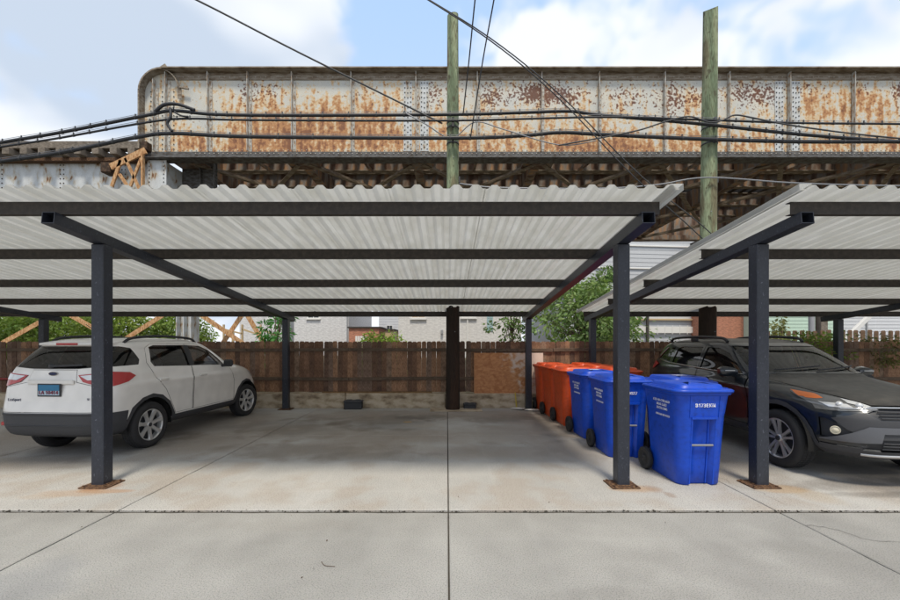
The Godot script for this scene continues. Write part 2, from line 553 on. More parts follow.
	for j in h:
		var z := 9.4 - 12.0 * (j + 0.5) / h
		var near := []
		for m in marks:
			if absf(z - m[1]) < m[3] * 1.9:
				near.append(m)
		for i in w:
			var x := -12.0 + 24.0 * (i + 0.5) / w
			var at := j * w + i
			var a := n1[at] / 255.0
			var b := n2[at] / 255.0
			var c := n3[(j * 2) * w + i] / 255.0
			var k := (0.48 if z > 3.57 else 0.335) + 0.17 * (a - 0.5) + 0.08 * (b - 0.5)
			var r := k
			var g := k * 0.98
			var bl := k * 0.93
			if z > 3.57:
				# tracked-in dirt lies in patches on the parking pad
				var t := smoothstep(0.44, 0.66, 0.6 * c + 0.4 * b) * 0.5
				r = lerpf(r, 0.36, t)
				g = lerpf(g, 0.30, t)
				bl = lerpf(bl, 0.24, t)
			else:
				r *= 0.99
				bl *= 1.0
				var dark := smoothstep(0.56, 0.72, a * 0.6 + c * 0.4) * 0.25
				r = lerpf(r, 0.19, dark)
				g = lerpf(g, 0.185, dark)
				bl = lerpf(bl, 0.18, dark)
			for m in near:
				var q: float = pow((x - m[0]) / m[2], 2.0) + pow((z - m[1]) / m[3], 2.0) + (b - 0.5) * 1.6 + (c - 0.5) * 1.1
				if q < 1.4:
					var s: float = (1.0 - smoothstep(0.1, 1.4, q)) * m[7] * (0.68 if m[4] < 0.33 else 1.0)
					r = lerpf(r, m[4], s)
					g = lerpf(g, m[5], s)
					bl = lerpf(bl, m[6], s)
			data[at * 3] = table[clampi(int(r * 1023.0), 0, 1023)]
			data[at * 3 + 1] = table[clampi(int(g * 1023.0), 0, 1023)]
			data[at * 3 + 2] = table[clampi(int(bl * 1023.0), 0, 1023)]
	return Image.create_from_data(w, h, false, Image.FORMAT_RGB8, data)


func girder_picture() -> Image:
	# x from -10.6 to 20 m, top edge 10.99 m down to 8.18 m
	var w := 2048
	var h := 192
	var big := noise(41, 0.012, FastNoiseLite.TYPE_SIMPLEX_SMOOTH, 5).get_image(w, h, false, false, false).get_data()
	var small := noise(42, 0.055, FastNoiseLite.TYPE_SIMPLEX_SMOOTH, 5).get_image(w, h, false, false, false).get_data()
	var fine := noise(44, 0.13, FastNoiseLite.TYPE_SIMPLEX_SMOOTH, 4).get_image(w, h, false, false, false).get_data()
	var runs_im := noise(43, 0.06, FastNoiseLite.TYPE_SIMPLEX_SMOOTH, 4).get_image(w, 32, false, false, false)
	runs_im.resize(w, h, Image.INTERPOLATE_CUBIC)
	var runs := runs_im.get_data()
	# rust bloom: x, y down from the top (m), radius x, radius y, strength
	var blooms := [
		[-9.3, 2.3, 0.7, 0.5, 0.30], [-8.6, 2.5, 1.4, 0.4, 0.45], [-7.4, 2.2, 0.5, 1.0, 0.55], [-6.2, 1.6, 0.7, 1.3, 0.62], [-5.9, 2.3, 1.1, 0.7, 0.6], [-4.6, 1.9, 0.5, 0.9, 0.55], [-3.9, 1.5, 0.8, 0.7, 0.45], [-4.2, 2.2, 1.3, 0.6, 0.7],
		[-2.4, 1.4, 0.8, 0.9, 0.55], [-2.2, 2.2, 1.2, 0.6, 0.75], [-0.2, 1.6, 0.6, 0.7, 0.45], [0.2, 2.5, 1.1, 0.4, 0.6], [1.9, 1.6, 1.0, 0.7, 0.35], [2.3, 2.4, 1.4, 0.45, 0.55], [4.3, 1.9, 0.9, 0.9, 0.42], [4.6, 2.5, 1.2, 0.4, 0.5],
		[6.3, 2.0, 0.8, 0.9, 0.40], [6.4, 2.55, 1.2, 0.3, 0.5], [8.5, 1.2, 0.5, 0.6, 0.36], [8.6, 2.4, 1.2, 0.5, 0.50], [10.8, 2.2, 1.0, 0.7, 0.40], [13.0, 1.1, 1.2, 0.75, 0.62], [13.0, 2.5, 1.3, 0.3, 0.5], [15.0, 1.3, 0.9, 0.8, 0.62], [16.0, 2.5, 1.5, 0.4, 0.5], [18.0, 1.6, 1.3, 1.0, 0.55],
	]
	# paint flaked off to dark primer
	var flakes := [
		[-6.9, 0.75, 0.45, 0.35, 0.42], [-6.1, 0.7, 0.3, 0.4, 0.3], [-3.0, 0.7, 0.4, 0.3, 0.2], [-0.55, 0.8, 0.7, 0.6, 0.34], [1.5, 0.9, 0.5, 0.5, 0.46], [2.9, 0.75, 0.8, 0.35, 0.34], [3.5, 0.8, 0.9, 0.4, 0.48], [4.4, 0.9, 0.5, 0.4, 0.3], [6.3, 0.9, 0.9, 0.6, 0.30], [7.9, 1.0, 0.5, 0.6, 0.44],
		[8.9, 0.9, 0.6, 0.4, 0.34], [10.3, 0.75, 0.6, 0.4, 0.44], [11.2, 0.8, 0.6, 0.5, 0.42], [12.6, 0.6, 0.7, 0.3, 0.28], [14.5, 0.6, 0.5, 0.3, 0.25], [15.9, 0.7, 0.5, 0.5, 0.42], [18.0, 0.8, 1.0, 0.5, 0.4],
	]
	var data := PackedByteArray()
	data.resize(w * h * 3)
	for i in w:
		var x := -10.6 + 30.6 * (i + 0.5) / w
		var bl := []
		for b in blooms:
			if absf(x - b[0]) < b[2] * 2.0:
				bl.append(b)
		var fl := []
		for f in flakes:
			if absf(x - f[0]) < f[2] * 2.0:
				fl.append(f)
		for j in h:
			var y := 2.81 * (j + 0.5) / h
			var at := j * w + i
			var a := big[at] / 255.0
			var b2 := small[at] / 255.0
			var c := runs[at] / 255.0
			var paint := Color(0.80, 0.82, 0.82).lerp(Color(0.90, 0.87, 0.80), a)
			var rust := 0.0
			for b in bl:
				rust += b[4] * exp(-pow((x - b[0]) / b[2], 2.0) - pow((y - b[1]) / b[3], 2.0))
			rust += 0.22 * smoothstep(2.3, 2.75, y)
			var v := minf(rust, 0.85) * 0.70 + (b2 - 0.5) * 0.75 + (c - 0.5) * 0.95 + (a - 0.5) * 0.35 + (fine[at] / 255.0 - 0.5) * 0.5
			var col := paint.lerp(Color(0.88, 0.75, 0.57), smoothstep(0.08, 0.28, v) * 0.8)
			col = col.lerp(Color(0.74, 0.52, 0.33), smoothstep(0.30, 0.50, v) * 0.85)
			col = col.lerp(Color(0.52, 0.34, 0.24), smoothstep(0.54, 0.86, v) * 0.85)
			var flake := 0.0
			for f in fl:
				flake += f[4] * exp(-pow((x - f[0]) / f[2], 2.0) - pow((y - f[1]) / f[3], 2.0))
			var e := flake + (fine[at] / 255.0 - 0.5) * 1.15 + (b2 - 0.5) * 0.7
			col = col.lerp(Color(0.33, 0.25, 0.25).lerp(Color(0.45, 0.24, 0.14), a), smoothstep(0.30, 0.50, e) * 0.88)
			data[at * 3] = int(col.r * 255.0)
			data[at * 3 + 1] = int(col.g * 255.0)
			data[at * 3 + 2] = int(col.b * 255.0)
	return Image.create_from_data(w, h, false, Image.FORMAT_RGB8, data)


func pole_picture() -> Image:
	# once round across, foot at the top row and tip at the bottom row of the picture
	var w := 128
	var h := 768
	var n := noise(51, 0.03, FastNoiseLite.TYPE_SIMPLEX_SMOOTH, 4)
	var im := Image.create(w, h, false, Image.FORMAT_RGB8)
	for j in h:
		for i in w:
			var t := TAU * i / w
			var p := Vector3(cos(t) * 20.0, sin(t) * 20.0, j * 0.12)
			var a := n.get_noise_3dv(p)
			var b := n.get_noise_3dv(Vector3(cos(t) * 30.0, sin(t) * 30.0, j * 1.4 + 300.0))
			var c := Color(0.47, 0.55, 0.44).lerp(Color(0.66, 0.73, 0.60), smoothstep(-0.4, 0.4, a))
			c = c.lerp(Color(0.36, 0.36, 0.28), smoothstep(0.22, 0.5, b) * 0.8)
			# bare brown wood shows in patches where the green preservative has worn off
			c = c.lerp(Color(0.45, 0.38, 0.29), smoothstep(0.05, 0.4, n.get_noise_3dv(Vector3(cos(t) * 12.0 + 90.0, sin(t) * 12.0, j * 0.2))) * 0.55)
			# the butt is dark brown up to a ragged edge
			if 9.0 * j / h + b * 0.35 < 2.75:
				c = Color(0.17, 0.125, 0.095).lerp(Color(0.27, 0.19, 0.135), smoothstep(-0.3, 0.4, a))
			im.set_pixel(i, j, c)
	return im


func board_picture() -> Image:
	# pressed strands, and a paler ragged patch across the right-hand half of the sheet
	var w := 384
	var h := 224
	var im := Image.create(w, h, false, Image.FORMAT_RGB8)
	var cell := noise(91, 0.11, FastNoiseLite.TYPE_CELLULAR, 2)
	cell.cellular_return_type = FastNoiseLite.RETURN_CELL_VALUE
	var n := noise(92, 0.02, FastNoiseLite.TYPE_SIMPLEX_SMOOTH, 5)
	for j in h:
		for i in w:
			var a := cell.get_noise_2d(i * 0.6 + j * 0.25, j * 1.1)
			var b := n.get_noise_2d(i, j)
			var c := Color(0.66, 0.43, 0.26).lerp(Color(0.78, 0.56, 0.37), 0.5 + 0.5 * a)
			c = c.lerp(Color(0.60, 0.36, 0.2), smoothstep(0.1, 0.5, b) * 0.5)
			var pale_patch := smoothstep(0.0, 0.3, (float(i) / w - 0.52) + b * 0.35 + (float(j) / h - 0.5) * -0.25)
			c = c.lerp(Color(0.88, 0.85, 0.83), pale_patch * 0.8)
			im.set_pixel(i, j, c)
	return im


# ------------------------------------------------------------------ ground
func ground() -> void:
	var e := Shape.new()
	e.quad(Vector3(-250, -0.15, 60), Vector3(250, -0.15, 60), Vector3(250, -0.15, -300), Vector3(-250, -0.15, -300))
	tag(part("earth_ground", e, M.earth, self), "bare earth reaching away behind the fence", "ground", "", "structure")
	# yard behind the fence stands level with the low wall
	var y := Shape.new()
	y.box(Vector3(0, 0.02, -60), Vector3(300, 0.3, 101.0))
	tag(part("yard_ground", y, M.earth, self), "earth of the yards behind the fence", "ground", "", "structure")
	for row in 2:
		var pad := Node3D.new()
		pad.name = "parking_pad" if row == 0 else "alley"
		add_child(pad)
		tag(pad, "stained concrete parking pad under the carports" if row == 0 else "pale speckled concrete alley in front of the carports", "pavement", "", "structure")
		var bed := Shape.new()
		if row == 0:
			bed.box(Vector3(0, -0.07, -6.4), Vector3(24.0, 0.1, 5.8))
		else:
			bed.box(Vector3(0, -0.07, 3.25), Vector3(24.0, 0.1, 13.45))
		part("joint_filling", bed, M.joint, pad)
		var zs := [3.592, 6.52, 9.22] if row == 0 else [-8.23, -5.28, -2.33, 0.62, 3.548]
		for k in zs.size() - 1:
			var xs := [-11.8, -8.85, -5.9, -2.95, 0.012, 2.95, 5.9, 8.85, 11.8]
			for i in 8:
				var g := 0.006
				var x0: float = xs[i] + g
				var x1: float = xs[i + 1] - g
				var z0: float = zs[k] + g
				var z1: float = zs[k + 1] - g
				var s := Shape.new()
				slab(s, x0, x1, z0, z1, rng.randf_range(-0.0015, 0.0015))
				part("slab", s, M.pad if row == 0 else M.alley, pad)
	# hairline cracks that run off the joints
	for path in [[Vector2(2.96, 3.30), Vector2(3.12, 3.22), Vector2(3.2, 3.05), Vector2(3.42, 3.0), Vector2(3.7, 2.9), Vector2(4.3, 2.86)], [Vector2(-2.96, 5.2), Vector2(-3.2, 5.05), Vector2(-3.35, 5.1), Vector2(-3.8, 4.9)], [Vector2(2.95, 4.6), Vector2(3.05, 4.4), Vector2(3.02, 4.25), Vector2(3.15, 4.0), Vector2(3.12, 3.62)]]:
		var ck := Shape.new()
		var pts := []
		for i in path.size() - 1:
			for k in 6:
				var q: Vector2 = path[i].lerp(path[i + 1], k / 6.0)
				pts.append(Vector3(q.x + rng.randfn(0, 0.008), 0.0025, -q.y + rng.randfn(0, 0.008)))
		for i in pts.size() - 1:
			var w := 0.0019 * (1.0 - 0.6 * i / pts.size())
			var a: Vector3 = pts[i]
			var b: Vector3 = pts[i + 1]
			var n := (b - a).cross(Vector3.UP).normalized() * w
			ck.quad(a + n, b + n, b - n, a - n)
			ck.quad(a - n, b - n, b + n, a + n)
		part("crack", ck, M.joint, get_node("parking_pad" if path[0].y > 3.57 else "alley"))
	# grit and crumbled filler along the wide joint between pad and alley
	var grit := Shape.new()
	for i in 450:
		var p := Vector3(rng.randf_range(-6.5, 6.5), -0.006 + rng.randf() * 0.006, -3.57 + rng.randfn(0.0, 0.011))
		var s := rng.randf_range(0.003, 0.010)
		grit.box(p, Vector3(s * 1.6, s, s), 0.0, Basis(Vector3.UP, rng.randf() * TAU))
	tag(part("joint_grit", grit, M.joint, self), "grit and crumbs in the joint between pad and alley", "grit", "", "stuff")


func slab(s: Shape, x0: float, x1: float, z0: float, z1: float, lift: float) -> void:
	var t := 0.0 + lift
	var b := 0.006
	var uv := func(p: Vector3) -> Vector2: return Vector2((p.x + 12.0) / 24.0, (9.4 + p.z) / 12.0)
	var q := func(a: Vector3, c: Vector3, d: Vector3, e: Vector3) -> void: s.quad_uv(a, c, d, e, uv.call(a), uv.call(c), uv.call(d), uv.call(e))
	var lo := -0.12
	# a slightly ragged arris all round
	var n := 24
	for side in 4:
		for i in n:
			var f := float(i) / n
			var g := float(i + 1) / n
			var outer := []
			var inner := []
			for k in [f, g]:
				var o: Vector3
				var inn: Vector3
				var hsh := b + 0.009 * absf(sin(k * 61.0 + side * 3.1 + x0 * 5.0)) * absf(sin(k * 23.0 + z0))
				match side:
					0:
						o = Vector3(lerpf(x0, x1, k), t - 0.006, -z0)
						inn = Vector3(lerpf(x0 + 0.015, x1 - 0.015, k), t, -z0 - (0.015 if k == 0.0 or k == 1.0 else hsh))
					1:
						o = Vector3(x1, t - 0.006, -lerpf(z0, z1, k))
						inn = Vector3(x1 - (0.015 if k == 0.0 or k == 1.0 else hsh), t, -lerpf(z0 + 0.015, z1 - 0.015, k))
					2:
						o = Vector3(lerpf(x1, x0, k), t - 0.006, -z1)
						inn = Vector3(lerpf(x1 - 0.015, x0 + 0.015, k), t, -z1 + (0.015 if k == 0.0 or k == 1.0 else hsh))
					_:
						o = Vector3(x0, t - 0.006, -lerpf(z1, z0, k))
						inn = Vector3(x0 + (0.015 if k == 0.0 or k == 1.0 else hsh), t, -lerpf(z1 - 0.015, z0 + 0.015, k))
				outer.append(o)
				inner.append(inn)
			q.call(outer[0], outer[1], inner[1], inner[0])
			q.call(outer[0] + Vector3(0, lo, 0), outer[1] + Vector3(0, lo, 0), outer[1], outer[0])
			# strip from the arris to the middle rectangle
			var mid := []
			for k in 2:
				var p: Vector3 = inner[k]
				mid.append(Vector3(clampf(p.x, x0 + 0.1, x1 - 0.1), t, clampf(p.z, -z1 + 0.1, -z0 - 0.1)))
			q.call(inner[0], inner[1], mid[1], mid[0])
	q.call(Vector3(x0 + 0.1, t, -z0 - 0.1), Vector3(x1 - 0.1, t, -z0 - 0.1), Vector3(x1 - 0.1, t, -z1 + 0.1), Vector3(x0 + 0.1, t, -z1 + 0.1))


# ------------------------------------------------------------------ carports
const SLOPE := 0.1025


func purlin_top(z: float) -> float:
	return 3.195 - SLOPE * z


func sheet_mesh(periods: int) -> ArrayMesh:
	var s := Shape.new()
	var pitch := 0.17
	var amp := 0.035
	var prof := [[0.0, 0.0], [0.10, 0.0], [0.17, 0.06], [0.35, 0.94], [0.42, 1.0], [0.58, 1.0], [0.65, 0.94], [0.83, 0.06], [0.90, 0.0]]
	var pts := []
	for i in periods:
		for p in prof:
			pts.append(Vector2((i + p[0]) * pitch, p[1] * amp))
	pts.append(Vector2(periods * pitch, 0))
	var z0 := 3.48
	var z1 := 9.5
	var th := 0.0025
	for i in pts.size() - 1:
		var a: Vector2 = pts[i]
		var b: Vector2 = pts[i + 1]
		var rows := 6
		for k in rows:
			var za := lerpf(z0, z1, float(k) / rows)
			var zb := lerpf(z0, z1, float(k + 1) / rows)
			s.quad(Vector3(a.x, purlin_top(za) + a.y + th, -za), Vector3(b.x, purlin_top(za) + b.y + th, -za), Vector3(b.x, purlin_top(zb) + b.y + th, -zb), Vector3(a.x, purlin_top(zb) + a.y + th, -zb))
			s.quad(Vector3(b.x, purlin_top(za) + b.y, -za), Vector3(a.x, purlin_top(za) + a.y, -za), Vector3(a.x, purlin_top(zb) + a.y, -zb), Vector3(b.x, purlin_top(zb) + b.y, -zb))
		for e in [z0, z1]:
			s.quad(Vector3(a.x, purlin_top(e) + a.y, -e), Vector3(b.x, purlin_top(e) + b.y, -e), Vector3(b.x, purlin_top(e) + b.y + th, -e), Vector3(a.x, purlin_top(e) + a.y + th, -e))
	return s.mesh()


func carports() -> void:
	var sheet := sheet_mesh(5)
	var spec := [
		{"label": "long dark steel carport with corrugated pale roof above the white car", "xs": [-9.12, -3.64, 1.84], "from": -12.5, "to": 2.02, "p0": -12.5, "p1": 1.975},
		{"label": "dark steel carport with corrugated roof above the black car", "xs": [3.29, 8.85], "from": 3.10, "to": 11.7, "p0": 3.19, "p1": 11.7},
	]
	for c in spec:
		var t := thing("carport", c.label, "carport", Vector3.ZERO, 0.0, "carports along the alley")
		for x in c.xs:
			for z in [4.225, 9.05]:
				var p := Shape.new()
				var top := purlin_top(z) - 0.12 - 0.11
				p.box(Vector3(x, (top + 0.014) * 0.5, -z), Vector3(0.128, top - 0.014, 0.128), 0.007)
				var post := part("post", p, M.post_paint, t)
				var bp := Shape.new()
				bp.box(Vector3(x, 0.008, -z), Vector3(0.29, 0.014, 0.25), 0.003, Basis(Vector3.UP, rng.randf_range(-0.03, 0.03)))
				for sx in [-1, 1]:
					for sz in [-1, 1]:
						bp.lathe([Vector2(0.0, 0.012), Vector2(0.011, 0.012), Vector2(0.011, 0.0), Vector2(0.016, 0.0)], Vector3(x + sx * 0.115, 0.016, -z + sz * 0.095), Vector3.DOWN * -1.0, 6, -1)
				part("base_plate", bp, M.rust, post)
				# weld collar
				var wl := Shape.new()
				wl.box(Vector3(x, 0.018, -z), Vector3(0.145, 0.012, 0.145), 0.005)
				part("weld", wl, M.rust, post)
			var r := Shape.new()
			var a := Vector3(x, purlin_top(3.65) - 0.12 - 0.055, -3.65)
			var b := Vector3(x, purlin_top(9.42) - 0.12 - 0.055, -9.42)
			# open square tube: four walls, so that its end shows dark and hollow
			var dir := (b - a).normalized()
			var up := Vector3.RIGHT.cross(dir).normalized()
			if up.y < 0:
				up = -up
			var wd := 0.118
			var hi := 0.108
			var th := 0.007
			for s in [-1.0, 1.0]:
				r.bar(a + up * s * (hi - th) * 0.5, b + up * s * (hi - th) * 0.5, wd, th, 0.0, up)
				r.bar(a + Vector3.RIGHT * s * (wd - th) * 0.5, b + Vector3.RIGHT * s * (wd - th) * 0.5, th, hi - 2.0 * th - 0.002, 0.0, up)
			part("rafter", r, M.post_paint, t)
		for z in [3.72, 5.02, 6.49, 7.93, 9.35]:
			var p := Shape.new()
			# C-section: web and two flanges
			var yt := purlin_top(z)
			var px := [c.p0, c.p1]
			var cx: float = (c.p0 + c.p1) * 0.5
			var ln: float = c.p1 - c.p0
			p.box(Vector3(cx, yt - 0.06, -z), Vector3(ln, 0.118, 0.006))
			p.box(Vector3(cx, yt - 0.004, -z - 0.028), Vector3(ln, 0.005, 0.05))
			p.box(Vector3(cx, yt - 0.1165, -z - 0.028), Vector3(ln, 0.005, 0.05))
			part("purlin", p, M.purlin_paint, t)
			var cl := Shape.new()
			for x in c.xs:
				cl.box(Vector3(x + 0.085, yt - 0.075, -z + 0.008), Vector3(0.05, 0.085, 0.008))
			if false:
				part("cleat", cl, M.post_paint, t)
		var x: float = c.from
		var k := 0
		if c.to < 5:
			x = c.to - 0.845 * ceilf((c.to - c.from) / 0.845)
		while x < c.to - 0.1:
			# sheets lap over one another, so every other one lies a little higher
			put("roof_sheet", sheet, M.sheet, t, Transform3D(Basis(Vector3.UP, rng.randf_range(-0.0006, 0.0006)), Vector3(x, 0.0035 * (k % 2), 0)))
			x += 0.845
			k += 1
		# the verge: a plain folded strip along the open end
		var edge := Shape.new()
		var vx: float = c.to if c.to < 5 else c.from
		var s := 1.0 if c.to < 5 else -1.0
		var va := Vector3(vx - s * 0.02, purlin_top(3.48) + 0.0465, -3.48)
		var vb := Vector3(vx - s * 0.02, purlin_top(9.5) + 0.0465, -9.5)
		edge.bar(va, vb, 0.11, 0.003)
		edge.bar(va + Vector3(s * 0.055, -0.028, 0), vb + Vector3(s * 0.055, -0.028, 0), 0.003, 0.056)
		part("verge_strip", edge, M.sheet, t)


# ------------------------------------------------------------------ low wall and fence
func board_mesh(wide: float, high: float, ear: float) -> ArrayMesh:
	var s := Shape.new()
	var h := wide * 0.5
	s.prism(PackedVector2Array([Vector2(-h, 0), Vector2(h, 0), Vector2(h, high - ear), Vector2(h - ear * 0.8, high), Vector2(-h + ear * 0.8, high), Vector2(-h, high - ear)]), Transform3D.IDENTITY, 0.016)
	return s.mesh()


func fence() -> void:
	var wall := thing("retaining_wall", "low stained concrete wall at the foot of the wooden fence", "wall")
	var x := -12.0
	while x < 12.0:
		var ln: float = rng.randf_range(2.3, 2.5)
		var s := Shape.new()
		s.box(Vector3(x + ln * 0.5, 0.13, -9.36), Vector3(ln - 0.008, 0.41 + rng.randf_range(-0.008, 0.008), 0.26), 0.018)
		part("wall_block", s, M.curb, wall)
		x += ln
	var f := thing("wooden_fence", "dark brown dog-eared board fence on the low concrete wall", "fence", Vector3(0, 0, -9.45))
	for yr in [0.66, 1.335]:
		var xr := -11.9
		while xr < 11.9:
			var r := Shape.new()
			r.bar(Vector3(xr, yr + rng.randf_range(-0.012, 0.012), 0.028), Vector3(xr + 2.39, yr + rng.randf_range(-0.012, 0.012), 0.028), 0.04, 0.075, 0.004)
			part("rail", r, M.rail_wood, f)
			xr += 2.4
	var xp := -11.8
	while xp < 12.0:
		var p := Shape.new()
		p.box(Vector3(xp, 0.85, -0.07), Vector3(0.09, 1.3, 0.09), 0.004)
		part("fence_post", p, M.rail_wood, f)
		xp += 2.4
	var meshes := []
	for i in 5:
		meshes.append(board_mesh([0.118, 0.124, 0.112, 0.121, 0.108][i], [1.19, 1.195, 1.19, 1.185, 1.195][i], 0.028))
	var bx := -11.9
	var nk := 0
	while bx < 11.9:
		var k := nk
		nk = rng.randi_range(0, 4)
		var next_w: float = [0.118, 0.124, 0.112, 0.121, 0.108][nk]
		var o := put("board", meshes[k], M["board_%d" % rng.randi_range(0, 7)], f, Transform3D(Basis(Vector3.BACK, rng.randfn(0.0, 0.006)) * Basis(Vector3.UP, rng.randfn(0.0, 0.03)), Vector3(bx, 0.345 + rng.randf_range(-0.006, 0.006), -0.012 + rng.randf_range(-0.004, 0.003))))
		bx += [0.118, 0.124, 0.112, 0.121, 0.108][k] * 0.5 + next_w * 0.5 + rng.randf_range(-0.001, 0.0035)
	# a pale plank laid along the wall top
	var pl := Shape.new()
	pl.bar(Vector3(-2.9, 0.348, -9.33), Vector3(-0.35, 0.352, -9.33), 0.12, 0.03, 0.004)
	tag(part("plank", pl, M.plank_wood, self), "pale plank lying along the top of the low wall", "plank")
	# the second, taller fence beyond it
	var g := thing("yard_fence", "lighter board fence showing above the dark fence behind the black car", "fence", Vector3(0, 0, -12.0))
	var gx := 9.6
	var gm := board_mesh(0.13, 1.72, 0.03)
	while gx < 15.5:
		put("board", gm, M.fence_far, g, Transform3D(Basis(Vector3.BACK, rng.randfn(0.0, 0.006)), Vector3(gx, 0.16 + rng.randf_range(-0.02, 0.02), 0)))
		gx += 0.205
	for yr in [0.7, 1.5]:
		var r := Shape.new()
		r.bar(Vector3(9.5, yr, -0.03), Vector3(15.5, yr, -0.03), 0.04, 0.08)
		part("rail", r, M.fence_far, g)


# ------------------------------------------------------------------ the railway bridge
func rivet_line(s: Shape, a: Vector3, b: Vector3, step: float, r := 0.018) -> void:
	var n := int(a.distance_to(b) / step)
	for i in n + 1:
		var p := a.lerp(b, float(i) / maxi(n, 1))
		s.box(p, Vector3(r * 2.0, r * 2.0, r * 1.6), r * 0.55)


func bridge() -> void:
	var zf := 14.0
	var x0 := -10.57
	var x1 := 20.0
	var top := 10.985
	var bot := 8.185
	var t := thing("railway_bridge", "rusty riveted plate girder railway bridge with peeling white paint", "bridge")
	# web, with its rounded upper corner
	var r := 0.75
	var outline := PackedVector2Array([Vector2(x0, bot), Vector2(x1, bot), Vector2(x1, top - 0.05), Vector2(x0 + r, top - 0.05)])
	for i in 9:
		var a := PI * 0.5 + PI * 0.5 * i / 8.0
		outline.append(Vector2(x0 + r + cos(a) * r, top - 0.05 - r + sin(a) * r))
	var joints := [x0 - 0.01, -1.08, 11.9, x1 + 0.01]
	for k in 3:
		var cell := PackedVector2Array([Vector2(joints[k], bot - 1), Vector2(joints[k + 1], bot - 1), Vector2(joints[k + 1], top + 1), Vector2(joints[k], top + 1)])
		var poly: PackedVector2Array = Geometry2D.intersect_polygons(outline, cell)[0]
		var s := Shape.new()
		var idx := Geometry2D.triangulate_polygon(poly)
		for z in [-zf, -zf - 0.03]:
			for i in range(0, idx.size(), 3):
				var tr := [poly[idx[i]], poly[idx[i + 1]], poly[idx[i + 2]]]
				if (tr[1] - tr[0]).cross(tr[2] - tr[0]) < 0:
					tr = [tr[0], tr[2], tr[1]]
				if z == -zf:
					tr = [tr[0], tr[2], tr[1]]
				s.st.set_smooth_group(-1)
				for q in tr:
					s.v(Vector3(q.x, q.y, z), Vector2((q.x + 10.6) / 30.6, (10.985 - q.y) / 2.81))
		part("web_plate", s, M.girder_web, t)
	var px := zf - 0.0
	# top flange follows the rounded corner
	var fl := Shape.new()
	fl.box(Vector3((x0 + r + x1) * 0.5, top, -zf - 0.05), Vector3(x1 - x0 - r, 0.05, 0.62), 0.006)
	for i in 8:
		var a0 := PI * 0.5 + PI * 0.5 * i / 8.0
		var a1 := PI * 0.5 + PI * 0.5 * (i + 1) / 8.0
		var c := Vector2(x0 + r, top - 0.05 - r)
		var p := c + Vector2(cos(a0), sin(a0)) * (r + 0.03)
		var q := c + Vector2(cos(a1), sin(a1)) * (r + 0.03)
		fl.bar(Vector3(p.x, p.y, -zf - 0.05), Vector3(q.x, q.y, -zf - 0.05), 0.62, 0.05, 0.0, Vector3((p.x + q.x) * 0.5 - c.x, (p.y + q.y) * 0.5 - c.y, 0).normalized())
	fl.box(Vector3(x0 - 0.03, (bot + top - r) * 0.5, -zf - 0.05), Vector3(0.05, top - r - bot - 0.02, 0.62))
	part("top_flange", fl, M.flange, t)
	var ang := Shape.new()
	ang.box(Vector3((x0 + 0.8 + x1) * 0.5, top - 0.16, -zf + 0.016), Vector3(x1 - x0 - 0.8, 0.26, 0.024))
	ang.box(Vector3((x0 + 0.8 + x1) * 0.5, top - 0.04, -zf + 0.1), Vector3(x1 - x0 - 0.8, 0.024, 0.15))
	part("flange_angle", ang, M.flange, t)
	var bf := Shape.new()
	bf.box(Vector3((x0 + x1) * 0.5, bot - 0.13, -zf + 0.02), Vector3(x1 - x0, 0.26, 0.03), 0.004)
	bf.box(Vector3((x0 + x1) * 0.5, bot - 0.275, -zf - 0.02), Vector3(x1 - x0, 0.03, 0.5), 0.004)
	part("bottom_flange", bf, M.steel_grey, t)
	var rv := Shape.new()
	var rf := Shape.new()
	for sx in [-10.19, -9.77, -8.31, -6.93, -5.39, -3.33, -1.08, 1.05, 3.29, 5.29, 7.56, 9.8, 11.9, 14.14, 16.3, 18.4]:
		var s := Shape.new()
		var yt: float = top - 0.06
		if sx < -10.0:
			yt = top - 0.3
		s.box(Vector3(sx, (bot + yt) * 0.5, -zf + 0.09), Vector3(0.02, yt - bot - 0.02, 0.13))
		s.box(Vector3(sx + 0.06, (bot + yt - 0.27) * 0.5, -zf + 0.014), Vector3(0.10, yt - 0.27 - bot - 0.02, 0.02))
		part("stiffener", s, M.stiffener, t)
		rivet_line(rv, Vector3(sx + 0.07, bot + 0.08, -zf + 0.026), Vector3(sx + 0.07, yt - 0.36, -zf + 0.026), 0.14)
	for sx in [-1.08, 11.9]:
		for side in [-1.0, 1.0]:
			var s := Shape.new()
			s.box(Vector3(sx + side * 0.29, (bot + top - 0.3) * 0.5, -zf + 0.010), Vector3(0.30, top - 0.3 - bot - 0.05, 0.018), 0.003)
			part("splice_plate", s, M.steel_pale, t)
			for o in [0.19, 0.29, 0.39]:
				rivet_line(rf, Vector3(sx + side * o, bot + 0.1 + (0.07 if o == 0.29 else 0.0), -zf + 0.024), Vector3(sx + side * o, top - 0.4, -zf + 0.024), 0.16, 0.020)
	for o in [-9.95, -9.55, -10.35]:
		rivet_line(rf, Vector3(o, bot + 0.1, -zf + 0.01), Vector3(o, top - 0.7, -zf + 0.01), 0.16, 0.02)
	rivet_line(rv, Vector3(x0 + 1.8, bot - 0.07, -zf + 0.038), Vector3(x1, bot - 0.07, -zf + 0.038), 0.16, 0.02)
	rivet_line(rv, Vector3(x0 + 1.0, bot + 0.06, -zf + 0.008), Vector3(x1, bot + 0.06, -zf + 0.008), 0.16, 0.016)
	rivet_line(rv, Vector3(x0 + 1.0, top - 0.2, -zf + 0.032), Vector3(x1, top - 0.2, -zf + 0.032), 0.18, 0.016)
	tag(part("rivets", rv, M.stiffener, t), "rows of small rivets", "", "", "stuff")
	tag(part("splice_rivets", rf, M.steel_grey, t), "grids of darker rivets on the splice plates", "", "", "stuff")
	# curled strap at the end panel
	var strap := Shape.new()
	var sp := []
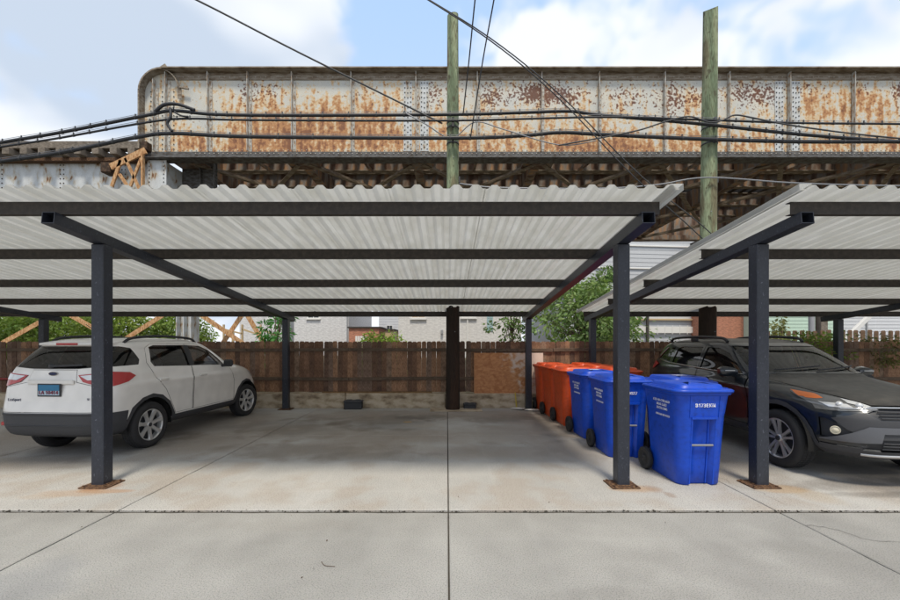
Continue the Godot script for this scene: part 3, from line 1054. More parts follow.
	for i in 9:
		var a := PI * 0.5 * (1.0 - i / 8.0)
		sp.append(Vector3(-9.9 + 0.0 + cos(a) * 0.62, top - 0.75 + sin(a) * 0.72, -zf + 0.12))
	sp.append(Vector3(-9.27, top - 1.0, -zf + 0.12))
	for i in sp.size() - 1:
		strap.bar(sp[i], sp[i + 1], 0.14, 0.025)
	strap.bar(Vector3(-9.27, top - 0.62, -zf + 0.14), Vector3(-8.95, top - 0.68, -zf + 0.14), 0.06, 0.05)
	strap.bar(Vector3(-9.95, top + 0.03, -zf + 0.1), Vector3(-9.75, top + 0.16, -zf + 0.1), 0.06, 0.12)
	part("bent_strap", strap, M.flange, t)
	# far girder and floor run on further right, where the view opens out
	var x2 := 36.0
	var far := Shape.new()
	far.box(Vector3((x0 + x2) * 0.5, (bot + top) * 0.5, -25.0), Vector3(x2 - x0, top - bot, 0.03))
	far.box(Vector3((x0 + x2) * 0.5, bot - 0.14, -25.0), Vector3(x2 - x0, 0.28, 0.5))
	far.box(Vector3((x0 + x2) * 0.5, top, -25.0), Vector3(x2 - x0, 0.05, 0.6))
	part("far_girder", far, M.under_steel, t)
	var fx := -9.6
	while fx < x2:
		var s := Shape.new()
		s.box(Vector3(fx, (bot + top) * 0.5, -24.85), Vector3(0.03, top - bot - 0.05, 0.25))
		part("far_stiffener", s, M.flange, t)
		fx += 2.15
	# floor: stringers, cross beams, lateral bracing, ties and rails
	for z in [16.6, 18.3, 20.7, 22.4]:
		var s := Shape.new()
		s.box(Vector3((x0 + 0.9 + x2) * 0.5, 8.92, -z), Vector3(x2 - x0 - 0.9, 0.56, 0.02))
		part("stringer", s, M.under_steel, t)
		var b := Shape.new()
		b.box(Vector3((x0 + 0.9 + x2) * 0.5, 8.615, -z), Vector3(x2 - x0 - 0.9, 0.03, 0.26))
		b.box(Vector3((x0 + 0.9 + x2) * 0.5, 9.215, -z), Vector3(x2 - x0 - 0.9, 0.03, 0.26))
		part("stringer_flange", b, M.flange, t)
	var nodes_x := [-9.3, -5.2, -1.08, 3.29, 7.56, 11.9, 16.1, 20.3, 24.5]
	for i in nodes_x.size():
		var nx: float = nodes_x[i]
		var s := Shape.new()
		s.box(Vector3(nx, 8.5, -19.5), Vector3(0.025, 0.9, 10.6))
		s.box(Vector3(nx, 8.04, -19.5), Vector3(0.32, 0.03, 10.6))
		part("cross_beam", s, M.under_steel, t)
		var g := Shape.new()
		g.box(Vector3(nx, 7.985, -14.6), Vector3(1.1, 0.016, 0.7))
		part("gusset", g, M.under_steel, t)
		if i + 1 < nodes_x.size():
			var ox: float = nodes_x[i + 1]
			for d in [[nx + 0.2, 14.5, ox, 19.5], [ox - 0.2, 14.5, nx, 19.5], [nx, 19.5, ox, 24.5], [ox, 19.5, nx, 24.5]]:
				var br := Shape.new()
				var h := 7.955 if d[0] < d[2] else 7.92
				var pa := Vector3(d[0], h, -d[1])
				var pb := Vector3(d[2], h, -d[3])
				br.bar(pa, pb, 0.16, 0.016)
				br.bar(pa + Vector3(0, 0.07, 0), pb + Vector3(0, 0.07, 0), 0.016, 0.12)
				part("lateral_brace", br, M.flange, t)
			var mid := (nx + ox) * 0.5
			var k := Shape.new()
			k.bar(Vector3(mid, 8.25, -14.15), Vector3(mid, 8.62, -16.6), 0.1, 0.1)
			part("sway_brace", k, M.under_steel, t)
	var tie := Shape.new()
	tie.box(Vector3.ZERO, Vector3(0.23, 0.24, 8.2), 0.01)
	var tm := tie.mesh()
	var tx := -9.9
	while tx < 25.0:
		put("tie", tm, M.tie_wood, t, Transform3D(Basis(Vector3.UP, rng.randfn(0, 0.01)), Vector3(tx, 9.355 + rng.randf_range(0, 0.015), -19.5)))
		tx += 0.52
	for z in [16.7, 18.15, 20.8, 22.25]:
		var s := Shape.new()
		s.box(Vector3((x0 + x2) * 0.5, 9.56, -z), Vector3(x2 - x0, 0.15, 0.07))
		part("rail", s, M.rust, t)

	# the lower approach span on the left, and the bent that carries both
	var a := thing("approach_span", "lower white-painted deck girder span with open timber ties", "bridge")
	var web := Shape.new()
	web.box(Vector3(-21.0, 7.1, -14.3), Vector3(20.9, 1.6, 0.03))
	part("web_plate", web, M.steel_pale, a)
	var tf := Shape.new()
	tf.box(Vector3(-21.0, 7.96, -14.3), Vector3(20.9, 0.12, 0.5), 0.006)
	part("top_flange", tf, M.rust, a)
	var sv := Shape.new()
	for k in 9:
		var sx := -11.6 - k * 2.2
		rivet_line(sv, Vector3(sx, 6.4, -14.28), Vector3(sx, 7.85, -14.28), 0.15, 0.02)
		rivet_line(sv, Vector3(sx + 0.12, 6.4, -14.28), Vector3(sx + 0.12, 7.85, -14.28), 0.15, 0.02)
	tag(part("rivets", sv, M.rust_dark, a), "", "", "", "stuff")
	var ax := -10.9
	while ax > -27.0:
		var s := Shape.new()
		s.box(Vector3(ax, 8.15, -15.75), Vector3(0.24, 0.24, 3.9), 0.01)
		part("tie", s, M.tie_pale, a)
		ax -= 0.62
	var gb := Shape.new()
	gb.box(Vector3(-19.0, 8.42, -14.1), Vector3(17.0, 0.26, 0.3), 0.015)
	part("guard_timber", gb, M.tie_pale, a)
	var fw := Shape.new()
	fw.box(Vector3(-21.0, 7.2, -17.3), Vector3(20.9, 1.8, 0.03))
	part("far_web", fw, M.steel_pale, a)

	var b := thing("bridge_bent", "pale riveted steel bent on a column behind the fence", "bridge support")
	var cap := Shape.new()
	cap.box(Vector3(-10.1, 7.13, -19.5), Vector3(0.46, 1.5, 11.0), 0.01)
	part("cap_beam", cap, M.steel_pale, b)
	var plate := Shape.new()
	plate.box(Vector3(-10.12, 7.04, -13.97), Vector3(0.66, 1.68, 0.03), 0.004)
	part("end_plate", plate, M.steel_pale, b)
	var ev := Shape.new()
	for o in [-10.38, -9.88]:
		rivet_line(ev, Vector3(o, 6.3, -13.95), Vector3(o, 7.8, -13.95), 0.13, 0.02)
	tag(part("rivets", ev, M.steel_grey, b), "", "", "", "stuff")
	var dia := Shape.new()
	dia.box(Vector3(-9.2, 7.4, -14.9), Vector3(1.3, 1.8, 0.03))
	for k in 2:
		dia.box(Vector3(-9.1 + k * 0.5, 7.4, -14.80), Vector3(0.03, 1.8, 0.16))
	part("diaphragm", dia, M.steel_grey, b)
	for z in [14.85, 24.2]:
		var c := Shape.new()
		c.box(Vector3(-9.62, 3.26, -z), Vector3(0.03, 6.45, 0.5))
		c.box(Vector3(-9.88, 3.26, -z), Vector3(0.03, 6.45, 0.5))
		c.box(Vector3(-9.36, 3.26, -z), Vector3(0.03, 6.45, 0.5))
		c.box(Vector3(-9.62, 3.26, -z - 0.02), Vector3(0.49, 6.44, 0.03))
		part("column", c, M.steel_pale, b)
	for d in [[-9.3, 2.75, 14.6, -6.6, 0.9, 14.6, 0], [-7.3, 2.95, 14.8, -8.9, 0.6, 14.8, 1], [-7.9, 3.8, 14.3, -6.2, 0.9, 14.3, 0], [-10.0, 2.75, 14.6, -12.9, 0.9, 14.6, 0], [-15.2, 3.4, 14.5, -11.0, 1.0, 14.5, 1], [-12.9, 3.4, 14.7, -17.6, 0.8, 14.7, 1]]:
		var s := Shape.new()
		var pa := Vector3(d[0], d[1], -d[2])
		var pb := Vector3(d[3], d[4], -d[5])
		s.bar(pa, pb, 0.16, 0.03, 0.0, Vector3.BACK)
		s.bar(pa + Vector3(0, 0.0, -0.06), pb + Vector3(0, 0.0, -0.06), 0.03, 0.12, 0.0, Vector3.BACK)
		part("brace", s, M.rust_tan, b)

	var f := thing("cross_brace_frame", "orange rusty cross-braced frame bolted beside the bridge end", "brace")
	for d in [[-11.55, 7.55, -10.35, 8.12, 0.22], [-11.2, 7.78, -11.65, 6.5, 0.11], [-11.25, 7.3, -10.75, 6.55, 0.10], [-11.05, 7.85, -10.55, 6.75, 0.09], [-10.5, 7.85, -10.95, 6.7, 0.09], [-11.1, 6.52, -10.4, 6.72, 0.14], [-10.45, 8.1, -10.45, 6.6, 0.12]]:
		var s := Shape.new()
		s.bar(Vector3(d[0], d[1], -13.75), Vector3(d[2], d[3], -13.75), 0.06, d[4], 0.004)
		part("bar", s, M.rust_tan, f)
	for q in [[Vector3(-11.75, 7.55, -13.95), Vector3(0.34, 0.34, 0.4)], [Vector3(-10.42, 8.3, -13.9), Vector3(0.2, 0.3, 0.3)]]:
		var bl := Shape.new()
		bl.box(q[0], q[1], 0.02)
		part("bearing_block", bl, M.rust_dark, f)


# ------------------------------------------------------------------ houses behind
func window_unit(house: Node3D, t: Transform3D, w: float, h: float, frame: Material, pane: Material) -> void:
	# t: middle of the opening on the face of the wall, z outwards
	var f := Shape.new()
	for s in [-1.0, 1.0]:
		f.box(Vector3(s * (w * 0.5 - 0.03), 0, 0.02), Vector3(0.06, h, 0.08))
		f.box(Vector3(0, s * (h * 0.5 - 0.03), 0.02), Vector3(w - 0.122, 0.06, 0.08))
	f.box(Vector3(0, 0, 0.015), Vector3(0.05, h - 0.122, 0.06))
	var o := put("window", f.mesh(), frame, house, t)
	var p := Shape.new()
	p.box(Vector3(0, 0, 0.004), Vector3(w - 0.1, h - 0.1, 0.006))
	put("pane", p.mesh(), pane, o)
	var s2 := Shape.new()
	s2.box(Vector3(0, -h * 0.5 - 0.05, 0.05), Vector3(w + 0.16, 0.1, 0.16))
	put("sill", s2.mesh(), frame, o)


func houses() -> void:
	var fine: Texture2D = M.fine_tex
	var blotch: Texture2D = M.blotch_tex
	clothe(mat("brick_white", lin(0.80, 0.79, 0.77), 0.85), brick_tex(Color(1, 1, 1), Color(0.84, 0.84, 0.85), 0.10), Vector3.ONE * 0.8, true)
	clothe(mat("brick_pale", lin(0.78, 0.78, 0.78), 0.85), brick_tex(Color(1, 1, 1), Color(0.8, 0.8, 0.82), 0.12), Vector3.ONE * 0.8, true)
	clothe(mat("brick_orange", Color(1, 1, 1), 0.85), brick_tex(Color(0.76, 0.50, 0.40), Color(0.78, 0.66, 0.58), 0.2), Vector3.ONE * 0.8, true)
	clothe(mat("siding_grey", lin(0.62, 0.65, 0.69), 0.7), null, Vector3.ONE, true, fine, Vector3.ONE * 0.5)
	clothe(mat("siding_mint", lin(0.60, 0.80, 0.68), 0.7), null, Vector3.ONE, true, fine, Vector3.ONE * 0.5)
	clothe(mat("siding_white", lin(0.74, 0.77, 0.82), 0.7), null, Vector3.ONE, true, fine, Vector3.ONE * 0.5)
	mat("trim_white", lin(0.75, 0.75, 0.73), 0.6)
	mat("trim_tan", lin(0.55, 0.42, 0.25), 0.7)
	mat("roof_dark", lin(0.06, 0.055, 0.05), 0.9)
	mat("pane_dark", lin(0.05, 0.06, 0.07), 0.1)
	mat("pane_blind", lin(0.50, 0.40, 0.30), 0.4)
	mat("glass_block", lin(0.36, 0.52, 0.55), 0.25)
	mat("grey_pole", lin(0.33, 0.34, 0.36), 0.6)

	var h1 := thing("brick_house", "pale painted brick house with two sash windows beyond the fence", "house", Vector3(0, 0, -28))
	var s := Shape.new()
	s.box(Vector3(0.9, 4.8, -5), Vector3(8.6, 9.6, 10))
	part("wall", s, M.brick_white, h1)
	s = Shape.new()
	s.box(Vector3(0.9, 9.75, -5), Vector3(9.0, 0.3, 10.4))
	part("roof", s, M.roof_dark, h1)
	for w in [[-2.0, 3.55, 1.0, 1.3], [1.5, 3.6, 1.0, 1.3], [-2.0, 6.8, 1.0, 1.5], [1.5, 6.8, 1.0, 1.5]]:
		window_unit(h1, Transform3D(Basis.IDENTITY, Vector3(w[0], w[1], 0)), w[2], w[3], M.trim_white, M.pane_blind)
	var gb := node("glass_block_window", h1, Vector3(3.0, 2.9, 0))
	for i in 2:
		for k in 8:
			var q := Shape.new()
			q.box(Vector3(-0.11 + i * 0.22, -0.8 + k * 0.22, 0.02), Vector3(0.2, 0.2, 0.06), 0.015)
			part("glass_block", q, M.glass_block, gb)
	s = Shape.new()
	s.box(Vector3(1.43, 4.5, 0.05), Vector3(0.09, 9.0, 0.09), 0.01)
	part("downpipe", s, M.trim_white, h1)
	s = Shape.new()
	s.box(Vector3(-0.35, 1.95, 0.1), Vector3(0.16, 0.3, 0.2), 0.02)
	part("meter_box", s, M.grey_pole, h1)

	var h2 := thing("brick_house", "grey-white brick house standing left of the gangway", "house", Vector3(0, 0, -33))
	s = Shape.new()
	s.box(Vector3(-12.6, 4.8, -5), Vector3(9.0, 9.6, 10))
	part("wall", s, M.brick_pale, h2)
	s = Shape.new()
	s.box(Vector3(-12.6, 9.75, -5), Vector3(9.4, 0.3, 10.4))
	part("roof", s, M.roof_dark, h2)
	for w in [[-14.2, 3.9], [-11.0, 3.9], [-14.2, 7.0], [-11.0, 7.0]]:
		window_unit(h2, Transform3D(Basis.IDENTITY, Vector3(w[0], w[1], 0)), 1.0, 1.4, M.trim_white, M.pane_dark)
	s = Shape.new()
	s.box(Vector3(-8.2, 4.4, 0.06), Vector3(0.12, 8.8, 0.12), 0.01)
	part("downpipe", s, M.grey_pole, h2)

	var h6 := thing("rear_house", "white sided house closing the far end of the gangway", "house", Vector3(-6.2, 0, -60))
	s = Shape.new()
	s.box(Vector3(0, 4, -4), Vector3(8.0, 8.0, 8))
	part("wall", s, M.siding_white, h6)
	siding(h6, -4.0, 4.0, 0.3, 8.0, 0.0, 0.4, M.siding_white)
	for i in 3:
		window_unit(h6, Transform3D(Basis.IDENTITY, Vector3(-2.4 + i * 2.4, 3.4, 0.05)), 0.9, 1.5, M.trim_white, M.pane_dark)

	# a row of small garages stepping away along the gangway
	var tones := ["brick_orange", "trim_tan", "brick_orange"]
	var words := ["orange brick garage with a flat dark roof edge", "tan rendered garage behind the orange brick garage", "small brick garage last in the row along the gangway"]
	for i in 3:
		var z := 40.0 + i * 6.5
		var g := thing("garage", words[i], "garage", Vector3(-8.3 + i * 0.45, 0, -z), 0.0, "garages along the gangway")
		s = Shape.new()
		s.box(Vector3(0, 1.5, -2.0), Vector3(3.0 + i * 0.25, 3.0, 4.0))
		part("wall", s, M[tones[i]], g)
		s = Shape.new()
		s.box(Vector3(0, 3.06, -2.0), Vector3(3.3 + i * 0.25, 0.14, 4.3))
		part("roof", s, M.roof_dark, g)
		s = Shape.new()
		for k in 5:
			s.box(Vector3(-0.75 + k * 0.24, 1.2, 0.02), Vector3(0.2, 2.0, 0.05))
		part("door", s, M.trim_white, g)

	var h3 := thing("sided_house", "long pale grey sided house rising behind the carport gap", "house", Vector3(14.5, 0, -31), 0.10)
	s = Shape.new()
	s.box(Vector3(0, 5.2, -5), Vector3(11.0, 10.4, 10))
	part("wall", s, M.siding_grey, h3)
	siding(h3, -5.5, 5.5, 0.4, 10.2, 0.0, 0.32, M.siding_grey)
	for k in 3:
		s = Shape.new()
		s.box(Vector3(0, 8.7 - k * 1.75, 0.06), Vector3(11.0, 0.10, 0.1), 0.01)
		part("trim_band", s, M.trim_white, h3)
	for w in [[-2.4, 6.0], [2.5, 6.0]]:
		pass
	s = Shape.new()
	for k in 14:
		s.box(Vector3(-3.2 + k * 0.62, 2.2, 0.22), Vector3(0.04, 0.7, 0.04))
	s.box(Vector3(0.8, 2.2, 0.2), Vector3(9.4, 0.5, 0.03))
	part("porch_rail", s, M.trim_white, h3)
	s = Shape.new()
	s.box(Vector3(0.8, 3.0, 0.1), Vector3(9.4, 0.12, 0.2))
	part("porch_beam", s, M.trim_tan, h3)
	s = Shape.new()
	s.box(Vector3(0.9, 1.6, 0.3), Vector3(0.16, 3.2, 0.16))
	part("porch_post", s, M.roof_dark, h3)

	var h4 := thing("brick_house", "orange brick house beside the mint green house", "house", Vector3(0, 0, -30.5))
	s = Shape.new()
	s.box(Vector3(21.0, 4.4, -4), Vector3(3.6, 8.8, 8))
	part("wall", s, M.brick_orange, h4)
	s = Shape.new()
	s.box(Vector3(21.0, 8.9, -4), Vector3(3.8, 0.2, 8.2))
	part("roof", s, M.roof_dark, h4)
	var h5 := thing("sided_house", "mint green sided house above the light board fence", "house", Vector3(0, 0, -29))
	s = Shape.new()
	s.box(Vector3(25.6, 4.4, -4), Vector3(6.0, 8.8, 8))
	part("wall", s, M.siding_mint, h5)
	siding(h5, 22.6, 28.6, 0.3, 8.6, 0.0, 0.25, M.siding_mint)
	window_unit(h5, Transform3D(Basis.IDENTITY, Vector3(25.0, 6.0, 0.04)), 1.0, 1.4, M.trim_white, M.pane_dark)
	var h7 := thing("sided_house", "bluish white sided house at the far right of the yards", "house", Vector3(0, 0, -30))
	s = Shape.new()
	s.box(Vector3(34.0, 4.4, -4), Vector3(10.0, 8.8, 8))
	part("wall", s, M.siding_white, h7)
	siding(h7, 29.0, 39.0, 0.3, 8.6, 0.0, 0.25, M.siding_white)
	s = Shape.new()
	s.box(Vector3(31.4, 4.4, 0.06), Vector3(0.1, 8.8, 0.1))
	part("downpipe", s, M.grey_pole, h7)
	window_unit(h7, Transform3D(Basis.IDENTITY, Vector3(33.0, 6.0, 0.04)), 1.0, 1.4, M.trim_white, M.pane_dark)

	for h in [h1, h2, h3, h4, h5, h7]:
		h.position = Vector3(h.position.x * 1.28, 0, h.position.z * 1.28)
		h.scale = Vector3.ONE * 1.28

	# posts and struts standing in the yards
	s = Shape.new()
	s.lathe([Vector2(0.09, 0), Vector2(0.085, 5.6)], Vector3(12.75, 0.17, -14.0), Vector3.UP, 12)
	tag(part("metal_post", s, M.grey_pole, self), "round grey metal post beyond the light board fence", "post")
	s = Shape.new()
	s.box(Vector3(13.1, 2.9, -14.0), Vector3(0.24, 5.5, 0.24), 0.01)
	tag(part("timber_post", s, M.tie_pale, self), "square weathered timber post beside the metal post", "post")
	s = Shape.new()
	s.bar(Vector3(12.1, 1.2, -12.6), Vector3(14.4, 3.4, -12.6), 0.1, 0.12, 0.005)
	tag(part("strut", s, M.trim_white, self), "slanting white strut above the light board fence", "strut")
	s = Shape.new()
	s.box(Vector3(-13.9, 1.6, -26), Vector3(0.12, 1.2, 0.12))
	for k in 3:
		s.bar(Vector3(-14.5 + k * 1.2, 2.4, -26), Vector3(-13.3 + k * 1.2, 2.1 - k * 0.1, -26), 0.1, 0.1)
		s.box(Vector3(-14.5 + k * 1.2, 1.6, -26), Vector3(0.1, 2.2, 0.1))
	tag(part("timber_rail", s, M.trim_tan, self), "tan timber rail of a yard stair before the grey-white house", "railing")


func siding(house: Node3D, x0: float, x1: float, y0: float, y1: float, z: float, step: float, m: Material) -> void:
	var y := y0
	var s := Shape.new()
	var w := (x1 - x0)
	var a := 0.028
	s.quad(Vector3(-w / 2, 0, z + a), Vector3(w / 2, 0, z + a), Vector3(w / 2, step, z + 0.006), Vector3(-w / 2, step, z + 0.006))
	s.quad(Vector3(-w / 2, 0, z), Vector3(w / 2, 0, z), Vector3(w / 2, 0, z + a), Vector3(-w / 2, 0, z + a))
	var mesh := s.mesh()
	while y < y1:
		put("siding_board", mesh, m, house, Transform3D(Basis.IDENTITY, Vector3((x0 + x1) * 0.5, y, 0)))
		y += step


func brick_tex(face: Color, joint: Color, vary: float) -> ImageTexture:
	# far too small in view to tell brick from brick: one tile of 8 by 16 courses
	var r := RandomNumberGenerator.new()
	r.seed = 5
	var im := Image.create(256, 256, false, Image.FORMAT_RGB8)
	im.fill(joint)
	for row in 16:
		for k in 7:
			var c := face.darkened(r.randf() * vary)
			var x := k * 43 - (21 if row % 2 else 0)
			im.fill_rect(Rect2i(x, row * 16, 41, 14), c)
	return ImageTexture.create_from_image(im)


# ------------------------------------------------------------------ trees and shrubs
func leaf(s: Shape, p: Vector3, d: Vector3, size: float, wide := 0.45) -> void:
	d = d.normalized()
	var u := d.cross(Vector3(rng.randf_range(-1, 1), rng.randf_range(-0.2, 1.0), rng.randf_range(-1, 1))).normalized()
	var n := d.cross(u)
	var a := p
	var b := p + d * size * 0.5 + u * size * wide * 0.5 - n * size * 0.05
	var c := p + d * size
	var e := p + d * size * 0.5 - u * size * wide * 0.5 - n * size * 0.05
	s.tri(a, b, c)
	s.tri(a, c, e)


func shrub(called: String, label: String, category: String, group: String, foot: Vector3, high: float, spread: float, clumps: int, per: int, size: float, tone: Color, trunk_h := 0.4, leaf_wide := 0.45) -> Node3D:
	var t := thing(called, label, category, foot, 0.0, group)
	var lm := StandardMaterial3D.new()
	lm.resource_name = "leaves"
	lm.albedo_color = Color.WHITE
	lm.vertex_color_use_as_albedo = true
	lm.roughness = 0.55
	lm.backlight_enabled = true
	lm.backlight = lin(0.7, 0.75, 0.4)
	var s := Shape.new()
	var wood := Shape.new()
	var top := Vector3(0, high * trunk_h, 0)
	wood.tube([Vector3(0, -0.1, 0), top * 0.5 + Vector3(0.03, 0, 0), top], [0.035 * high * 0.6, 0.03 * high * 0.6, 0.022 * high * 0.6], 7)
	for i in clumps:
		var a := rng.randf() * TAU
		var rr := sqrt(rng.randf()) * spread
		var yy := rng.randf_range(0.25, 0.98)
		# the crown bulges in the middle and breaks up at the rim
		rr *= clampf(1.25 - absf(yy - 0.55) * 1.7, 0.2, 1.1)
		var c := Vector3(cos(a) * rr, high * yy, sin(a) * rr)
		wood.tube([top * rng.randf_range(0.5, 1.0), (top + c) * 0.5 + Vector3(0, 0.05 * high, 0), c], [0.012 * high * 0.5, 0.008 * high * 0.5, 0.004 * high * 0.5], 4, false)
		var cr := rng.randf_range(0.12, 0.26) * spread + 0.08
		var hue := rng.randf_range(-0.25, 0.3)
		for k in per:
			var dir := Vector3(rng.randfn(), rng.randfn(), rng.randfn()).normalized()
			var p := c + dir * cr * pow(rng.randf(), 0.4) * Vector3(1, 0.8, 1)
			var v := clampf(1.0 + hue + rng.randfn(0.0, 0.16), 0.5, 1.7)
			s.col = Color(tone.r * v * (1.0 + 0.25 * rng.randf()), tone.g * v, tone.b * v)
			leaf(s, p, dir + Vector3(0, -0.5, 0), size * rng.randf_range(0.7, 1.3), leaf_wide)
	part("trunk", wood, M.rail_wood, t)
	part("crown", s, lm, t)
	return t


func greenery() -> void:
	var grp := "trees beyond the fence"
	shrub("leafy_tree", "broad low tree, leftmost seen behind the white car's roof", "tree", "", Vector3(-24.6, 0.1, -22.0), 3.2, 2.4, 120, 60, 0.2, Color(0.19, 0.31, 0.06), 0.3)
	shrub("leafy_tree", "light green low tree above the white car's spoiler", "tree", "", Vector3(-21.0, 0.1, -21.5), 3.1, 2.2, 120, 60, 0.2, Color(0.20, 0.32, 0.065), 0.3)
	shrub("leafy_tree", "yellow-green low tree above the white car's roof rails", "tree", "", Vector3(-17.6, 0.1, -21.5), 3.2, 2.0, 110, 60, 0.19, Color(0.21, 0.32, 0.06), 0.3)
	shrub("leafy_tree", "bushy low tree beside the pale bridge column", "tree", "", Vector3(-15.0, 0.1, -22.5), 3.1, 1.6, 90, 60, 0.18, Color(0.19, 0.31, 0.07), 0.3)
	shrub("leafy_tree", "dense tree leaning over the fence between the two carports", "tree", "", Vector3(4.15, 0.1, -11.8), 3.15, 1.4, 110, 60, 0.14, Color(0.18, 0.30, 0.10), 0.35)
	shrub("leafy_tree", "slender tree behind the dense tree at the sided house", "tree", "", Vector3(5.3, 0.1, -13.0), 3.9, 0.8, 40, 50, 0.14, Color(0.15, 0.27, 0.09), 0.35)
	shrub("drooping_sapling", "small sapling with drooping compound leaves behind a carport post", "tree", "", Vector3(-5.05, 0.1, -11.8), 2.75, 0.42, 26, 45, 0.16, Color(0.08, 0.28, 0.06), 0.6, 0.3)
	shrub("leafy_tree", "low leafy bough hanging by the pale brick house", "tree", "", Vector3(2.1, 0.1, -13.0), 3.0, 0.7, 22, 45, 0.13, Color(0.14, 0.25, 0.08), 0.7)
	shrub("round_shrub", "yellow-green shrub peeping over the middle of the fence", "shrub", "", Vector3(-1.85, 0.1, -11.4), 1.62, 0.75, 50, 60, 0.09, Color(0.20, 0.34, 0.05), 0.3)
	# climbing ivy along the fence top by the black car
	shrub("ivy", "light ivy sprawling over the fence top behind the black car windscreen", "ivy", "", Vector3(8.6, 0.75, -9.62), 0.95, 0.55, 40, 40, 0.075, Color(0.17, 0.27, 0.05), 0.3)
	shrub("ivy", "fresh green ivy tuft beside the back carport post", "ivy", "", Vector3(9.3, 0.85, -9.68), 0.85, 0.35, 26, 40, 0.07, Color(0.20, 0.33, 0.07), 0.3)
	shrub("ivy", "brownish ivy along the fence at the right end", "ivy", "", Vector3(10.3, 0.75, -9.66), 0.88, 0.55, 34, 40, 0.07, Color(0.13, 0.15, 0.05), 0.3)
	shrub("ivy", "low ivy on the fence top behind the orange carts", "ivy", "", Vector3(5.6, 0.75, -9.66), 0.86, 0.65, 30, 30, 0.07, Color(0.12, 0.22, 0.05), 0.3)
	shrub("ivy", "pale flowering creeper against the orange brick house", "ivy", "", Vector3(9.2, 0.5, -11.0), 1.75, 0.3, 18, 40, 0.09, Color(0.24, 0.28, 0.10), 0.3)


# ------------------------------------------------------------------ poles and wires
func smooth_line(pts: Array, steps := 6) -> Array:
	var out := []
	for i in pts.size() - 1:
		var a: Vector3 = pts[maxi(i - 1, 0)]
		var b: Vector3 = pts[i]
		var c: Vector3 = pts[i + 1]
		var d: Vector3 = pts[mini(i + 2, pts.size() - 1)]
		for k in steps:
			out.append(b.cubic_interpolate(c, a, d, float(k) / steps))
	out.append(pts[pts.size() - 1])
	return out


func sag(a: Vector3, b: Vector3, drop: float, n := 16) -> Array:
	var out := []
	for i in n + 1:
		var t := float(i) / n
		out.append(a.lerp(b, t) - Vector3(0, drop * 4.0 * t * (1.0 - t), 0))
	return out


func bundle(label: String, pts: Array, r: float) -> void:
	var t := thing("cable_bundle", label, "cable", Vector3.ZERO, 0.0, "cable bundles strung between the poles")
	var line := smooth_line(pts)
	var s := Shape.new()
	s.tube(line, r, 10)
	part("cable", s, M.cable_black, t)
	var m := Shape.new()
	var up := []
	for p in line:
		up.append(p + Vector3(0, r + 0.028, 0))
	m.tube(up, 0.005, 5)
	part("messenger_wire", m, M.wire_grey, t)
	var c := Shape.new()
	var left := 0.3
	for i in line.size() - 1:
		var a: Vector3 = line[i]
		var b: Vector3 = line[i + 1]
		left -= a.distance_to(b)
		if left <= 0.0:
			left += 0.42
			c.box(a + Vector3(0, r + 0.02, 0), Vector3(0.022, 0.05, 0.022), 0.003)
			c.lathe([Vector2(r + 0.005, -0.02), Vector2(r + 0.005, 0.02)], a, (b - a), 10)
	tag(part("lashing_clips", c, M.wire_thin, t), "", "", "", "stuff")


func wire(label: String, pts: Array, r: float, m: Material) -> void:
	var s := Shape.new()
	s.tube(pts, r, 6)
	var o := part("wire", s, m, self)
	tag(o, label, "wire", "overhead wires")


